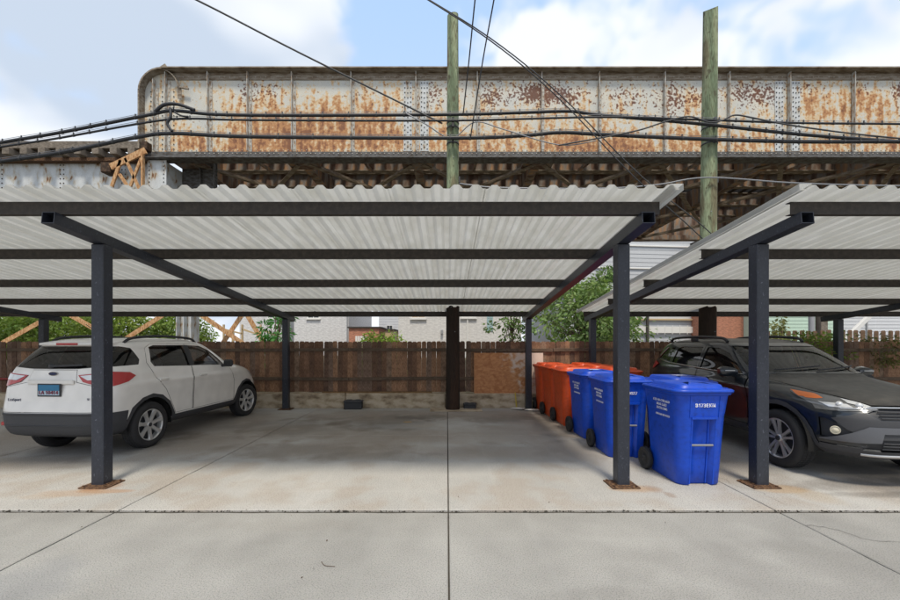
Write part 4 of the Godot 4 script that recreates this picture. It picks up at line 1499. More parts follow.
func poles_and_wires() -> void:
	for p in [[Vector3(0.13, 0, -8.97), 8.85, 0.15, 0.0, "weathered green utility pole rising through the long carport roof"], [Vector3(5.83, 0, -8.98), 9.0, 0.175, 0.085, "taller green utility pole rising between the two carports, behind the black car"]]:
		var t := thing("utility_pole", p[4], "utility pole", p[0], 0.0, "wooden utility poles")
		var rings := []
		for i in 13:
			var k := i / 12.0
			var rr: float = p[2] * (1.04 - 0.22 * k)
			var ring := PackedVector3Array()
			for j in 20:
				var a := TAU * j / 20.0
				var y: float = p[1] * k
				if i == 12:
					y += (0.10 if p[3] > 0 else 0.03) * sin(a + 0.6)
				ring.append(Vector3(p[3] * k + cos(-a) * rr * (1.0 + 0.02 * sin(3.0 * a)), y, sin(-a) * rr))
			rings.append(ring)
		var s := Shape.new()
		s.loft(rings, true, false, true, 1)
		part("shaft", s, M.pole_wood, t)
		var band := Shape.new()
		for y in [5.95, 6.3, 6.42]:
			var rr: float = p[2] * (1.045 - 0.22 * y / p[1])
			band.lathe([Vector2(rr, -0.02), Vector2(rr + 0.008, -0.015), Vector2(rr + 0.008, 0.015), Vector2(rr, 0.02)], Vector3(p[3] * y / p[1], y, 0), Vector3.UP, 20)
			band.box(Vector3(p[3] * y / p[1], y, rr + 0.03), Vector3(0.05, 0.09, 0.06), 0.006)
		band.box(Vector3(p[3] * 0.57 + p[2] * 0.95, 5.15, 0.02), Vector3(0.04, 0.14, 0.06), 0.006)
		part("cable_clamp", band, M.wire_thin, t)
		for q in [[0.3, 1.75], [-0.25, 2.3], [0.1, 5.6], [-0.3, 4.4]]:
			var nl := Shape.new()
			nl.box(Vector3(q[0] * p[2] + p[3] * q[1] / p[1], q[1], p[2] * 0.98), Vector3(0.02, 0.02, 0.02), 0.005)
			part("nail", nl, M.wire_grey, t)
	bundle("thick black cable bundle, the topmost of three before the bridge girder", [Vector3(-14, 5.0, -8.75), Vector3(-11.03, 5.63, -8.75), Vector3(-9.72, 5.89, -8.75), Vector3(-8.42, 6.11, -8.75), Vector3(-6.57, 6.48, -8.75), Vector3(-5.98, 6.58, -8.75), Vector3(-5.05, 6.5, -8.75), Vector3(-3.2, 6.48, -8.75), Vector3(0.07, 6.5, -8.75), Vector3(1.59, 6.54, -8.75), Vector3(2.68, 6.57, -8.75), Vector3(3.33, 6.49, -8.75), Vector3(5.5, 6.28, -8.72), Vector3(7.68, 6.05, -8.72), Vector3(9.85, 5.89, -8.72), Vector3(14, 5.6, -8.72)], 0.035)
	bundle("thinner black cable running between the two thick bundles", [Vector3(-14, 4.88, -8.7), Vector3(-11.03, 5.5, -8.7), Vector3(-9.72, 5.76, -8.7), Vector3(-8.42, 5.96, -8.7), Vector3(-6.46, 6.31, -8.7), Vector3(-5.59, 6.38, -8.7), Vector3(-4.28, 6.35, -8.7), Vector3(0.07, 6.34, -8.7), Vector3(3.33, 6.37, -8.62), Vector3(5.5, 6.31, -8.62), Vector3(7.68, 6.24, -8.62), Vector3(9.85, 6.22, -8.62), Vector3(14, 6.15, -8.62)], 0.023)
	bundle("thickest black cable bundle, the lowest of three before the bridge girder", [Vector3(-14, 4.6, -8.72), Vector3(-11.03, 5.22, -8.72), Vector3(-9.72, 5.46, -8.72), Vector3(-8.42, 5.65, -8.72), Vector3(-6.79, 5.98, -8.72), Vector3(-5.98, 6.07, -8.72), Vector3(-4.28, 6.0, -8.72), Vector3(0.07, 5.97, -8.72), Vector3(1.59, 6.02, -8.72), Vector3(2.46, 6.09, -8.72), Vector3(3.33, 6.05, -8.72), Vector3(5.5, 5.95, -8.72), Vector3(7.68, 5.89, -8.72), Vector3(9.85, 5.89, -8.72), Vector3(14, 5.85, -8.72)], 0.040)
	# junction where the bundles bend
	var j := thing("cable_splice", "black splice hanging where the cable bundles bend near the girder end", "cable splice")
	var s := Shape.new()
	s.tube(smooth_line([Vector3(-6.35, 6.55, -8.72), Vector3(-6.15, 6.68, -8.7), Vector3(-5.85, 6.69, -8.7), Vector3(-5.5, 6.58, -8.72)]), 0.035, 8)
	part("sleeve", s, M.cable_black, j)
	s = Shape.new()
	s.tube(smooth_line([Vector3(-6.0, 6.6, -8.68), Vector3(-5.98, 6.4, -8.66), Vector3(-6.05, 6.25, -8.66), Vector3(-5.97, 6.1, -8.68)]), 0.028, 8)
	s.tube(smooth_line([Vector3(-5.9, 6.5, -8.66), Vector3(-5.75, 6.42, -8.66), Vector3(-5.6, 6.4, -8.66)]), 0.02, 8)
	part("hanger", s, M.cable_black, j)
	wire("pale wire strung low from pole to pole above the carport roofs", smooth_line([Vector3(0.28, 5.03, -8.85), Vector3(0.49, 4.96, -8.75), Vector3(1.14, 4.9, -8.75), Vector3(3.29, 4.88, -8.75), Vector3(4.58, 4.96, -8.75), Vector3(5.7, 5.12, -8.75), Vector3(7.59, 5.0, -8.75), Vector3(9.74, 4.94, -8.75), Vector3(14.0, 4.9, -8.75)]), 0.016, M.wire_grey)
	wire("slack black wire looping up to the taller pole", smooth_line([Vector3(2.4, 5.75, -8.6), Vector3(3.25, 5.88, -8.55), Vector3(4.1, 6.05, -8.55), Vector3(4.63, 6.22, -8.55), Vector3(5.16, 6.34, -8.55), Vector3(5.62, 6.25, -8.6), Vector3(5.9, 6.28, -8.6), Vector3(6.14, 6.37, -8.55), Vector3(6.5, 6.32, -8.55), Vector3(7.08, 6.2, -8.55), Vector3(7.93, 6.07, -8.55), Vector3(8.99, 5.94, -8.55), Vector3(11.5, 5.7, -8.55)]), 0.016, M.wire_thin)
	wire("black service wire slanting down from the sky to the shorter pole", smooth_line([Vector3(-6.6, 8.5, -6.9), Vector3(-4.69, 7.93, -7.5), Vector3(-2.94, 7.3, -8.0), Vector3(-0.1, 6.3, -8.75)]), 0.017, M.wire_thin)
	wire("loose grey wire end curling beside the shorter pole", smooth_line([Vector3(-0.9, 6.45, -8.6), Vector3(-0.45, 6.2, -8.6), Vector3(0.1, 5.98, -8.75), Vector3(0.6, 6.25, -8.6), Vector3(1.2, 6.1, -8.6), Vector3(2.4, 5.76, -8.6), Vector3(3.2, 5.85, -8.6)]), 0.012, M.wire_grey)
	# a pair crossing from the sky over the camera to the far right
	for k in 2:
		wire(["upper black wire of the pair crossing steeply between the two poles", "lower black wire of the pair crossing steeply between the two poles"][k], smooth_line([Vector3(-3.2, 9.0, -6.4), Vector3(-1.0, 7.94, -7.0), Vector3(0.78 - k * 0.02, 7.07 - k * 0.03, -7.3), Vector3(2.18 - k * 0.06, 6.27 - k * 0.03, -7.7), Vector3(3.96 - k * 0.16, 4.94, -8.2), Vector3(5.61 - k * 0.3, 4.0, -8.7), Vector3(6.8 - k * 0.3, 3.2, -9.1)]), 0.011, M.wire_thin)
	for k in 2:
		wire(["black wire dropping from the sky close beside the shorter pole", "black wire dropping from the sky to the cables right of the shorter pole"][k], smooth_line([Vector3(0.62 + k * 0.4, 8.4, -5.8), Vector3(0.49 + k * 0.33, 7.5, -7.0), Vector3(0.43 + k * 0.27, 7.02, -7.8), Vector3(0.35 + k * 0.15, 6.46 - k * 0.56, -8.68)]), 0.013, M.wire_thin)
	# timber collar let into the pad round the pole foot
	var c := thing("pole_collar", "rectangular concrete collar round the shorter pole foot", "collar")
	var q := Shape.new()
	q.box(Vector3(0.2, 0.012, -8.95), Vector3(1.15, 0.022, 0.46), 0.006)
	part("slab", q, M.curb, c)


# ------------------------------------------------------------------ cars
# A car body is a stack of level outlines: at each height the outline is a rounded box of its own front, rear, half width and corner.
class CarForm:
	var rows := []
	var mid := 0.4
	var slopes := []
	var crease := 0.0

	func _init(table: Array, zc: float) -> void:
		rows = table
		mid = zc
		for c in 6:
			var m := []
			for i in rows.size():
				if i == 0 or i == rows.size() - 1:
					var j := 0 if i == 0 else rows.size() - 2
					m.append((rows[j + 1][c] - rows[j][c]) / (rows[j + 1][0] - rows[j][0]))
				else:
					var d0: float = (rows[i][c] - rows[i - 1][c]) / (rows[i][0] - rows[i - 1][0])
					var d1: float = (rows[i + 1][c] - rows[i][c]) / (rows[i + 1][0] - rows[i][0])
					m.append(0.0 if d0 * d1 <= 0.0 else 2.0 * d0 * d1 / (d0 + d1))
			slopes.append(m)

	func at(y: float) -> Array:
		var i := 0
		y = clampf(y, rows[0][0], rows[rows.size() - 1][0])
		while i < rows.size() - 2 and y > rows[i + 1][0]:
			i += 1
		var h: float = rows[i + 1][0] - rows[i][0]
		var t: float = (y - rows[i][0]) / h
		var t2 := t * t
		var t3 := t2 * t
		var out := [y]
		for c in range(1, 6):
			out.append((2 * t3 - 3 * t2 + 1) * rows[i][c] + (t3 - 2 * t2 + t) * h * slopes[c][i] + (3 * t2 - 2 * t3) * rows[i + 1][c] + (t3 - t2) * h * slopes[c][i + 1])
		return out

	# face: "side" (u from -1 front to 1 rear; x > 0), "front" or "rear" (u from -1 to 1 across)
	func point(face: String, u: float, y: float) -> Vector3:
		var r := at(y)
		var front := (face == "front") or (face == "side" and u < 0.0)
		var n: float = r[4] if front else r[5]
		var end: float = r[1] if front else r[2]
		var d := pow(2.0, -1.0 / n)
		if face == "side":
			var k := absf(u) * d
			var x: float = r[3] * pow(maxf(1.0 - pow(k, n), 0.0), 1.0 / n)
			# a pressed shoulder line and a hollow below it
			x += crease * (exp(-pow((y - 0.93) / 0.05, 2.0)) - 0.9 * exp(-pow((y - 0.62) / 0.12, 2.0))) * (1.0 - pow(absf(u), 6.0))
			return Vector3(x, y, mid + (end - mid) * k)
		var p := u * d
		return Vector3(r[3] * p, y, mid + (end - mid) * pow(maxf(1.0 - pow(absf(p), n), 0.0), 1.0 / n))

	func normal(face: String, u: float, y: float) -> Vector3:
		var e := 0.004
		var a := point(face, minf(u + e, 1.0), y) - point(face, maxf(u - e, -1.0), y)
		var b := point(face, u, y + e) - point(face, u, y - e)
		var n := a.cross(b).normalized()
		var p := point(face, u, y)
		var outward := Vector3(1, 0.0, 0) if face == "side" else Vector3(0, 0, -1) if face == "front" else Vector3(0, 0, 1)
		outward += Vector3(0, 0.3 if y > 0.85 else 0.0, 0)
		return n if n.dot(outward) > 0 else -n

	# (z, y) on the side or (x, y) on an end, to the patch's own coordinates
	func inner(face: String, q: Vector2) -> Vector2:
		var r := at(q.y)
		if face == "side":
			var front := q.x < mid
			var n: float = r[4] if front else r[5]
			var end: float = r[1] if front else r[2]
			var k := (q.x - mid) / (end - mid) / pow(2.0, -1.0 / n)
			return Vector2(-k if front else k, q.y)
		var n2: float = r[4] if face == "front" else r[5]
		return Vector2(q.x / r[3] / pow(2.0, -1.0 / n2), q.y)

	func outline(face: String, poly: Array) -> PackedVector2Array:
		var out := PackedVector2Array()
		for i in poly.size():
			var a := Vector2(poly[i][0], poly[i][1])
			var b := Vector2(poly[(i + 1) % poly.size()][0], poly[(i + 1) % poly.size()][1])
			var n := maxi(1, int(a.distance_to(b) / 0.03))
			for k in n:
				out.append(inner(face, a.lerp(b, float(k) / n)))
		return out

	# the part of a face inside `keep` (all of it when empty) and outside every outline of `cut`; mirrored sides with s = -1
	func patch(s: Shape, face: String, side: float, keep: PackedVector2Array, cut: Array, off := 0.0) -> void:
		var us := []
		var nu := 56 if face == "side" else 40
		for i in nu + 1:
			us.append(-1.0 + 2.0 * i / nu)
		var ys := [rows[0][0]]
		for i in rows.size() - 1:
			var n := maxi(2, int(ceil((rows[i + 1][0] - rows[i][0]) / 0.028)))
			for k in n:
				ys.append(lerpf(rows[i][0], rows[i + 1][0], float(k + 1) / n))
		var boxes := []
		for c in cut:
			boxes.append(bound(c))
		var kb := bound(keep) if keep.size() else Rect2()
		for j in ys.size() - 1:
			for i in nu:
				var cell := Rect2(us[i], ys[j], us[i + 1] - us[i], ys[j + 1] - ys[j])
				if keep.size() and not kb.intersects(cell):
					continue
				var rect := PackedVector2Array([cell.position, Vector2(cell.end.x, cell.position.y), cell.end, Vector2(cell.position.x, cell.end.y)])
				var polys := [rect]
				if keep.size():
					polys = Geometry2D.intersect_polygons(rect, keep)
				for c in cut.size():
					if boxes[c].intersects(cell):
						var next := []
						for p in polys:
							for q in Geometry2D.clip_polygons(p, cut[c]):
								next.append(q)
						polys = next
				for p in polys:
					emit(s, face, side, p, off)

	func bound(p: PackedVector2Array) -> Rect2:
		var r := Rect2(p[0], Vector2.ZERO)
		for q in p:
			r = r.expand(q)
		return r

	func emit(s: Shape, face: String, side: float, p: PackedVector2Array, off: float) -> void:
		if p.size() < 3:
			return
		var idx := PackedInt32Array()
		if p.size() == 4:
			idx = PackedInt32Array([0, 1, 2, 0, 2, 3])
		else:
			idx = Geometry2D.triangulate_polygon(p)
		var ps := []
		var ns := []
		for q in p:
			var n := normal(face, q.x, q.y)
			var v := point(face, q.x, q.y) + n * off
			ps.append(Vector3(v.x * side, v.y, v.z))
			ns.append(Vector3(n.x * side, n.y, n.z))
		for k in range(0, idx.size(), 3):
			var t := [idx[k], idx[k + 1], idx[k + 2]]
			var g: Vector3 = (ps[t[1]] - ps[t[0]]).cross(ps[t[2]] - ps[t[0]])
			if g.dot(ns[t[0]]) > 0:
				t = [t[0], t[2], t[1]]
			for w in t:
				s.vn(ps[w], ns[w])


func ring_poly(cx: float, cy: float, r: float, n := 32) -> Array:
	var out := []
	for i in n:
		var a := TAU * i / n
		out.append([cx + cos(a) * r, cy + sin(a) * r])
	return out


func wheel(car: Node3D, at: Vector3, side: float, radius: float, wide: float, spokes: int, twin: bool, rim_m: Material, steer := 0.0) -> void:
	var w := node("wheel", car, at)
	w.rotation.y = steer
	var ax := Vector3(side, 0, 0)
	var h := wide * 0.5
	var rr := radius * 0.685
	var t := Shape.new()
	t.lathe([Vector2(rr, -h * 0.85), Vector2(radius * 0.86, -h), Vector2(radius * 0.965, -h * 0.88), Vector2(radius, -h * 0.6), Vector2(radius, h * 0.6), Vector2(radius * 0.965, h * 0.88), Vector2(radius * 0.86, h), Vector2(radius * 0.72, h * 0.96), Vector2(rr, h * 0.84)], Vector3.ZERO, ax, 40)
	# tread blocks
	for i in 60:
		var a := TAU * i / 60.0
		for k in [-0.42, 0.0, 0.42]:
			t.box(Vector3(k * wide * 0.5 * side, sin(a + k) * (radius + 0.0005), cos(a + k) * (radius + 0.0005)), Vector3(wide * 0.16, 0.008, 0.022), 0.0, Basis(Vector3.RIGHT, -(a + k) + PI * 0.5))
	part("tyre", t, M.rubber, w)
	var b := Shape.new()
	b.lathe([Vector2(0.0, h * 0.1), Vector2(rr * 0.95, h * 0.12)], Vector3.ZERO, ax, 32)
	b.lathe([Vector2(rr * 0.96, h * 0.1), Vector2(rr * 0.96, -h * 0.8)], Vector3.ZERO, ax, 32)
	part("brake_disc", b, M.black_plastic, w)
	var r := Shape.new()
	r.lathe([Vector2(rr * 0.93, h * 0.12), Vector2(rr * 0.93, h * 0.72), Vector2(rr * 0.95, h * 0.84), Vector2(rr * 1.0, h * 0.90), Vector2(rr * 1.02, h * 0.84), Vector2(rr * 1.0, h * 0.6)], Vector3.ZERO, ax, 40)
	r.lathe([Vector2(0.0, h * 0.76), Vector2(rr * 0.10, h * 0.76), Vector2(rr * 0.17, h * 0.70), Vector2(rr * 0.24, h * 0.5), Vector2(rr * 0.24, h * 0.2)], Vector3.ZERO, ax, 24)
	for i in spokes:
		var a := TAU * i / spokes + 0.2
		for k in ([-0.21, 0.21] if twin else [0.0]):
			var a0: float = a + k * 1.3
			var a1: float = a + k
			var p := Vector3(h * 0.55 * side, sin(a0) * rr * 0.2, cos(a0) * rr * 0.2)
			var q := Vector3(h * 0.76 * side, sin(a1) * rr * 0.95, cos(a1) * rr * 0.95)
			var d := (q - p).normalized()
			var tang := Vector3(0, cos(a1), -sin(a1))
			var wd := rr * (0.075 if twin else 0.13)
			var rings := []
			for f in [[p, 1.05], [p.lerp(q, 0.5), 0.85], [q, 1.3]]:
				var c: Vector3 = f[0]
				var m: float = wd * f[1]
				rings.append(PackedVector3Array([c - tang * m - ax * 0.012, c - tang * m * 0.75 + ax * 0.012, c + tang * m * 0.75 + ax * 0.012, c + tang * m - ax * 0.012]))
			r.loft(rings, true, true, true, -1)
	part("rim", r, rim_m, w)
	var cap := Shape.new()
	cap.lathe([Vector2(0.0, h * 0.80), Vector2(rr * 0.13, h * 0.785), Vector2(rr * 0.14, h * 0.70)], Vector3.ZERO, ax, 20)
	part("hub_cap", cap, M.black_plastic, w)


func seat(car: Node3D, at: Vector3, wide: float) -> void:
	var s := Shape.new()
	s.box(Vector3(0, 0.10, 0), Vector3(wide, 0.2, 0.5), 0.05)
	s.box(Vector3(0, 0.48, 0.28), Vector3(wide, 0.62, 0.14), 0.05, Basis(Vector3.RIGHT, 0.25))
	s.box(Vector3(0, 0.88, 0.38), Vector3(wide * 0.5 if wide < 0.8 else 0.26, 0.17, 0.10), 0.04, Basis(Vector3.RIGHT, 0.2))
	var o := part("seat", s, M.seat_cloth, car)
	o.position = at


func arc(pts: Array) -> Array:
	return pts


func car_common(car: Node3D, f: CarForm, arches: Array, tyre_r: float) -> void:
	# dark tubs and floor, so that nothing shows through the arches
	for a in arches:
		for s in [-1.0, 1.0]:
			var tub := Shape.new()
			var prev := Vector3.ZERO
			var mid := Vector3(s * (a[3] - 0.34), a[1], a[0])
			for i in 25:
				var an: float = -0.12 + (PI + 0.24) * i / 24.0
				var p := Vector3(s * (a[3] - 0.03), a[1] + sin(an) * (a[2] + 0.01), a[0] + cos(an) * (a[2] + 0.01))
				if i > 0:
					var q := Vector3(mid.x, p.y, p.z)
					var o := Vector3(mid.x, prev.y, prev.z)
					tub.quad(prev, p, q, o, 1)
					tub.tri(o, q, mid)
				prev = p
			part("wheel_well", tub, M.well_black, car)
	var fl := Shape.new()
	fl.box(Vector3(0, 0.36, f.mid - 0.35), Vector3(1.0, 0.10, 3.0))
	part("underbody", fl, M.well_black, car)


func cars() -> void:
	var flake := noise_tex(61, 0.01, [[0.0, grey(0.94)], [1.0, grey(1.0)]], 256, 3)
	var wp := mat("paint_white", lin(0.87, 0.85, 0.82), 0.38)
	wp.clearcoat_enabled = true
	wp.clearcoat = 0.8
	wp.clearcoat_roughness = 0.06
	clothe(wp, null, Vector3.ONE, false, flake, Vector3.ONE)
	var bp := mat("paint_black", lin(0.008, 0.013, 0.020), 0.34, 0.25)
	bp.clearcoat_enabled = true
	bp.clearcoat = 1.0
	bp.clearcoat_roughness = 0.035
	# dust lies unevenly on the dark paint
	clothe(mat("paint_dusty", Color.WHITE, 0.5), noise_tex(62, 0.02, [[0.0, Color(0.11, 0.11, 0.115)], [0.5, Color(0.18, 0.175, 0.17)], [1.0, Color(0.28, 0.265, 0.245)]], 512, 6), Vector3.ONE * 0.7, false, M.fine_tex, Vector3.ONE * 2.0)
	M.paint_dusty.clearcoat_enabled = true
	M.paint_dusty.clearcoat = 0.4
	M.paint_dusty.clearcoat_roughness = 0.2
	mat("seat_cloth", lin(0.035, 0.035, 0.038), 0.9)
	mat("well_black", lin(0.01, 0.01, 0.01), 0.95)
	mat("chrome", lin(0.55, 0.56, 0.58), 0.16, 1.0)
	mat("alloy", lin(0.62, 0.62, 0.62), 0.38, 0.6)
	mat("alloy_dark", lin(0.62, 0.62, 0.63), 0.3, 0.7)
	mat("lamp_red", lin(0.42, 0.008, 0.012), 0.08)
	M.lamp_red.clearcoat_enabled = true
	mat("lamp_clear", lin(0.62, 0.64, 0.66), 0.1, 0.35)
	M.lamp_clear.clearcoat_enabled = true
	mat("lamp_smoke", lin(0.16, 0.165, 0.17), 0.1, 0.5)
	M.lamp_smoke.clearcoat_enabled = true
	mat("lamp_amber", lin(0.75, 0.16, 0.01), 0.12)
	M.lamp_amber.clearcoat_enabled = true
	var tint := mat("glass_tinted", Color(0.012, 0.015, 0.018, 0.80), 0.03)
	tint.transparency = BaseMaterial3D.TRANSPARENCY_ALPHA
	var clear := mat("glass_green", Color(0.05, 0.085, 0.08, 0.42), 0.03)
	clear.transparency = BaseMaterial3D.TRANSPARENCY_ALPHA
	mat("fog_glass", lin(0.62, 0.58, 0.46), 0.2)
	mat("blade_grey", lin(0.13, 0.135, 0.15), 0.35, 0.4)
	mat("dash", lin(0.03, 0.03, 0.032), 0.8)
	mat("plate_blue", lin(0.025, 0.17, 0.32), 0.5)
	mat("plate_pale", lin(0.40, 0.52, 0.62), 0.5)
	mat("plate_red", lin(0.18, 0.02, 0.05), 0.5)
	white_car()
	black_car()


func letters(text: String, size: float, m: Material, parent: Node3D, called: String, at: Transform3D, bold := false) -> void:
	var t := TextMesh.new()
	t.text = text
	var fnt := SystemFont.new()
	fnt.font_names = PackedStringArray(["Droid Sans"])
	if bold:
		fnt.font_weight = 700
	t.font = fnt
	t.font_size = 32
	t.pixel_size = size / 32.0
	t.depth = 0.004
	put(called, t, m, parent, at)


func white_car() -> void:
	var car := thing("parked_car", "white compact sport utility car seen from behind under the long carport", "car", Vector3(-4.95, 0, -7.03), deg_to_rad(-3.1))
	# height, front, rear, half width, front corner, rear corner
	var f := CarForm.new([
		[0.28, -1.78, 1.80, 0.66, 5.0, 6.0], [0.34, -1.92, 1.94, 0.740, 5.0, 6.5], [0.47, -1.97, 1.975, 0.772, 5.0, 7.0], [0.605, -1.965, 1.975, 0.782, 5.0, 7.5], [0.76, -1.93, 1.945, 0.785, 4.6, 8.0],
		[0.90, -1.84, 1.925, 0.780, 4.2, 8.0], [0.99, -1.66, 1.91, 0.772, 4.0, 8.0], [1.06, -1.36, 1.895, 0.760, 4.0, 8.0], [1.12, -1.02, 1.88, 0.745, 4.2, 8.0], [1.18, -0.88, 1.855, 0.725, 4.5, 8.0],
		[1.31, -0.62, 1.775, 0.680, 5.0, 7.0], [1.45, -0.33, 1.665, 0.620, 5.5, 6.0], [1.505, -0.16, 1.60, 0.585, 6.0, 5.5], [1.545, 0.06, 1.48, 0.53, 6.0, 5.0], [1.567, 0.24, 1.28, 0.44, 5.0, 4.5], [1.577, 0.42, 1.02, 0.28, 4.0, 4.0], [1.58, 0.55, 0.80, 0.12, 3.0, 3.0],
	], 0.62)
	f.crease = 0.012
	var front_window := [[0.33, 1.13], [0.30, 1.462], [0.02, 1.452], [-0.22, 1.37], [-0.42, 1.23], [-0.56, 1.105], [-0.40, 1.10]]
	var rear_window := [[1.14, 1.16], [1.18, 1.23], [1.12, 1.44], [1.02, 1.467], [0.42, 1.464], [0.40, 1.13]]
	var quarter := [[1.40, 1.20], [1.74, 1.19], [1.96, 1.19], [1.92, 1.455], [1.56, 1.46], [1.42, 1.43], [1.36, 1.27]]
	var front_door := [[0.365, 0.42], [0.365, 1.49], [0.02, 1.482], [-0.25, 1.40], [-0.50, 1.21], [-0.70, 1.04], [-0.80, 0.80], [-0.80, 0.42]]
	var rear_door := [[0.375, 0.42], [0.375, 1.49], [1.05, 1.496], [1.20, 1.43], [1.26, 1.22], [1.16, 1.0], [0.98, 0.82], [0.85, 0.60], [0.76, 0.42]]
	var arch_r := [1.22, 0.325, 0.395, 0.77]
	var arch_f := [-1.28, 0.325, 0.395, 0.77]
	var s_front_w := f.outline("side", front_window)
	var s_rear_w := f.outline("side", rear_window)
	var s_quarter := f.outline("side", quarter)
	var s_fd := f.outline("side", front_door)
	var s_rd := f.outline("side", rear_door)
	var holes := [f.outline("side", ring_poly(1.22, 0.325, 0.395)), f.outline("side", ring_poly(-1.28, 0.325, 0.395))]
	var clad := f.outline("side", [[-2.1, 0.2], [2.1, 0.2], [2.1, 0.605], [1.62, 0.60], [1.64, 0.45], [1.56, 0.62], [1.40, 0.735], [1.22, 0.775], [1.04, 0.735], [0.88, 0.62], [0.80, 0.47], [0.76, 0.40], [-0.80, 0.40], [-0.84, 0.47], [-0.94, 0.62], [-1.10, 0.735], [-1.28, 0.77], [-1.46, 0.735], [-1.62, 0.60], [-1.70, 0.46], [-2.1, 0.46]])
	var tail_side := f.outline("side", [[1.50, 1.055], [1.58, 1.105], [1.80, 1.125], [2.2, 1.12], [2.2, 0.935], [1.80, 0.94], [1.62, 0.985]])
	var tail_rear := f.outline("rear", [[0.34, 1.085], [0.60, 1.11], [0.95, 1.12], [0.95, 0.935], [0.62, 0.945], [0.42, 1.0]])
	var tail_rear_l := f.outline("rear", [[-0.34, 1.085], [-0.60, 1.11], [-0.95, 1.12], [-0.95, 0.935], [-0.62, 0.945], [-0.42, 1.0]])
	var back_glass := f.outline("rear", [[-0.66, 1.195], [-0.3, 1.165], [0.3, 1.165], [0.66, 1.195], [0.60, 1.455], [-0.60, 1.455]])
	var bumper_rear := f.outline("rear", [[-0.9, 0.2], [0.9, 0.2], [0.9, 0.605], [-0.9, 0.605]])
	var bumper_front := f.outline("front", [[-0.9, 0.2], [0.9, 0.2], [0.9, 0.46], [-0.9, 0.46]])
	var screen := f.outline("front", [[-0.70, 1.14], [0.70, 1.14], [0.58, 1.47], [-0.58, 1.47]])
	var head_front := f.outline("front", [[0.42, 0.90], [0.9, 0.95], [0.9, 0.80], [0.5, 0.78]])
	var head_front_l := f.outline("front", [[-0.42, 0.90], [-0.9, 0.95], [-0.9, 0.80], [-0.5, 0.78]])
	var grille := f.outline("front", [[-0.40, 0.55], [0.40, 0.55], [0.46, 0.84], [-0.46, 0.84]])
	var tailgate := f.outline("rear", [[-0.655, 0.615], [0.655, 0.615], [0.70, 0.92], [0.33, 1.0], [0.30, 1.155], [-0.30, 1.155], [-0.33, 1.0], [-0.70, 0.92]])

	var body := Shape.new(true)
	for s in [-1.0, 1.0]:
		f.patch(body, "side", s, PackedVector2Array(), [s_quarter, s_fd, s_rd, clad, tail_side] + holes)
	f.patch(body, "front", 1.0, PackedVector2Array(), [screen, head_front, head_front_l, grille, bumper_front])
	f.patch(body, "rear", 1.0, PackedVector2Array(), [tail_rear, tail_rear_l, back_glass, bumper_rear, tailgate])
	part("body", body, M.paint_white, car)
	var tg := Shape.new(true)
	f.patch(tg, "rear", 1.0, shrink(tailgate, 0.006), [], 0.002)
	part("tailgate", tg, M.paint_white, car)
	for s in [-1.0, 1.0]:
		for d in [["front", s_fd, s_front_w, -0.02], ["rear", s_rd, s_rear_w, 0.86]]:
			var door := Shape.new(true)
			f.patch(door, "side", s, shrink(d[1], 0.005), [d[2], clad] + holes, 0.001)
			var o := part("door", door, M.paint_white, car)
			var glass := Shape.new(true)
			f.patch(glass, "side", s, d[2], [], -0.012)
			part("window", glass, M.glass_green if d[0] == "front" else M.glass_tinted, o)
			var hx := f.point("side", f.inner("side", Vector2(d[3] + 0.16, 0.965)).x, 0.965)
			var h := Shape.new()
			h.box(Vector3((hx.x + 0.012) * s, 0.965, d[3] + 0.16), Vector3(0.03, 0.045, 0.19), 0.012)
			part("handle", h, M.paint_white, o)
		var q := Shape.new(true)
		f.patch(q, "side", s, s_quarter, [], -0.004)
		part("quarter_window", q, M.glass_tinted, car)
		var tl := Shape.new(true)
		f.patch(tl, "side", s, tail_side, [], 0.012)
		f.patch(tl, "rear", 1.0, tail_rear if s > 0 else tail_rear_l, [], 0.012)
		var lamp := part("tail_lamp", tl, M.lamp_red, car)
		var tc := Shape.new(true)
		f.patch(tc, "rear", 1.0, f.outline("rear", [[s * 0.37, 1.075], [s * 0.60, 1.098], [s * 0.70, 1.10], [s * 0.66, 1.03], [s * 0.48, 1.02]]), [], 0.016)
		part("clear_lens", tc, M.lamp_clear, lamp)
		# black window surround between the doors
		var pil := Shape.new(true)
		f.patch(pil, "side", s, f.outline("side", [[0.30, 1.13], [0.30, 1.462], [0.43, 1.464], [0.41, 1.13]]), [], 0.005)
		part("pillar_trim", pil, M.black_plastic, car)
		# mirror
		var mi := Shape.new()
		mi.box(Vector3(s * 0.86, 1.13, -0.46), Vector3(0.17, 0.13, 0.08), 0.03)
		mi.bar(Vector3(s * 0.72, 1.08, -0.46), Vector3(s * 0.82, 1.09, -0.46), 0.05, 0.05, 0.01)
		part("mirror", mi, M.black_plastic, car)
		# roof rail
		var rl := Shape.new()
		rl.tube(smooth_line([Vector3(s * 0.53, 1.50, 1.44), Vector3(s * 0.535, 1.575, 1.28), Vector3(s * 0.535, 1.605, 0.7), Vector3(s * 0.52, 1.575, 0.12), Vector3(s * 0.52, 1.51, -0.02)]), 0.02, 8)
		part("roof_rail", rl, M.black_plastic, car)
		var lamp2 := Shape.new(true)
		f.patch(lamp2, "front", 1.0, head_front if s > 0 else head_front_l, [], 0.004)
		part("headlight", lamp2, M.lamp_clear, car)
		# reflector in the bumper corner
		var rx := f.point("rear", f.inner("rear", Vector2(s * 0.665, 0.46)).x, 0.46)
		var rf := Shape.new()
		rf.box(rx + Vector3(0, 0, 0.004), Vector3(0.08, 0.05, 0.03), 0.008)
		part("reflector", rf, M.lamp_red, car)
	var cl := Shape.new(true)
	for s in [-1.0, 1.0]:
		f.patch(cl, "side", s, clad, holes, 0.006)
	f.patch(cl, "rear", 1.0, bumper_rear, [], 0.008)
	f.patch(cl, "front", 1.0, bumper_front, [], 0.008)
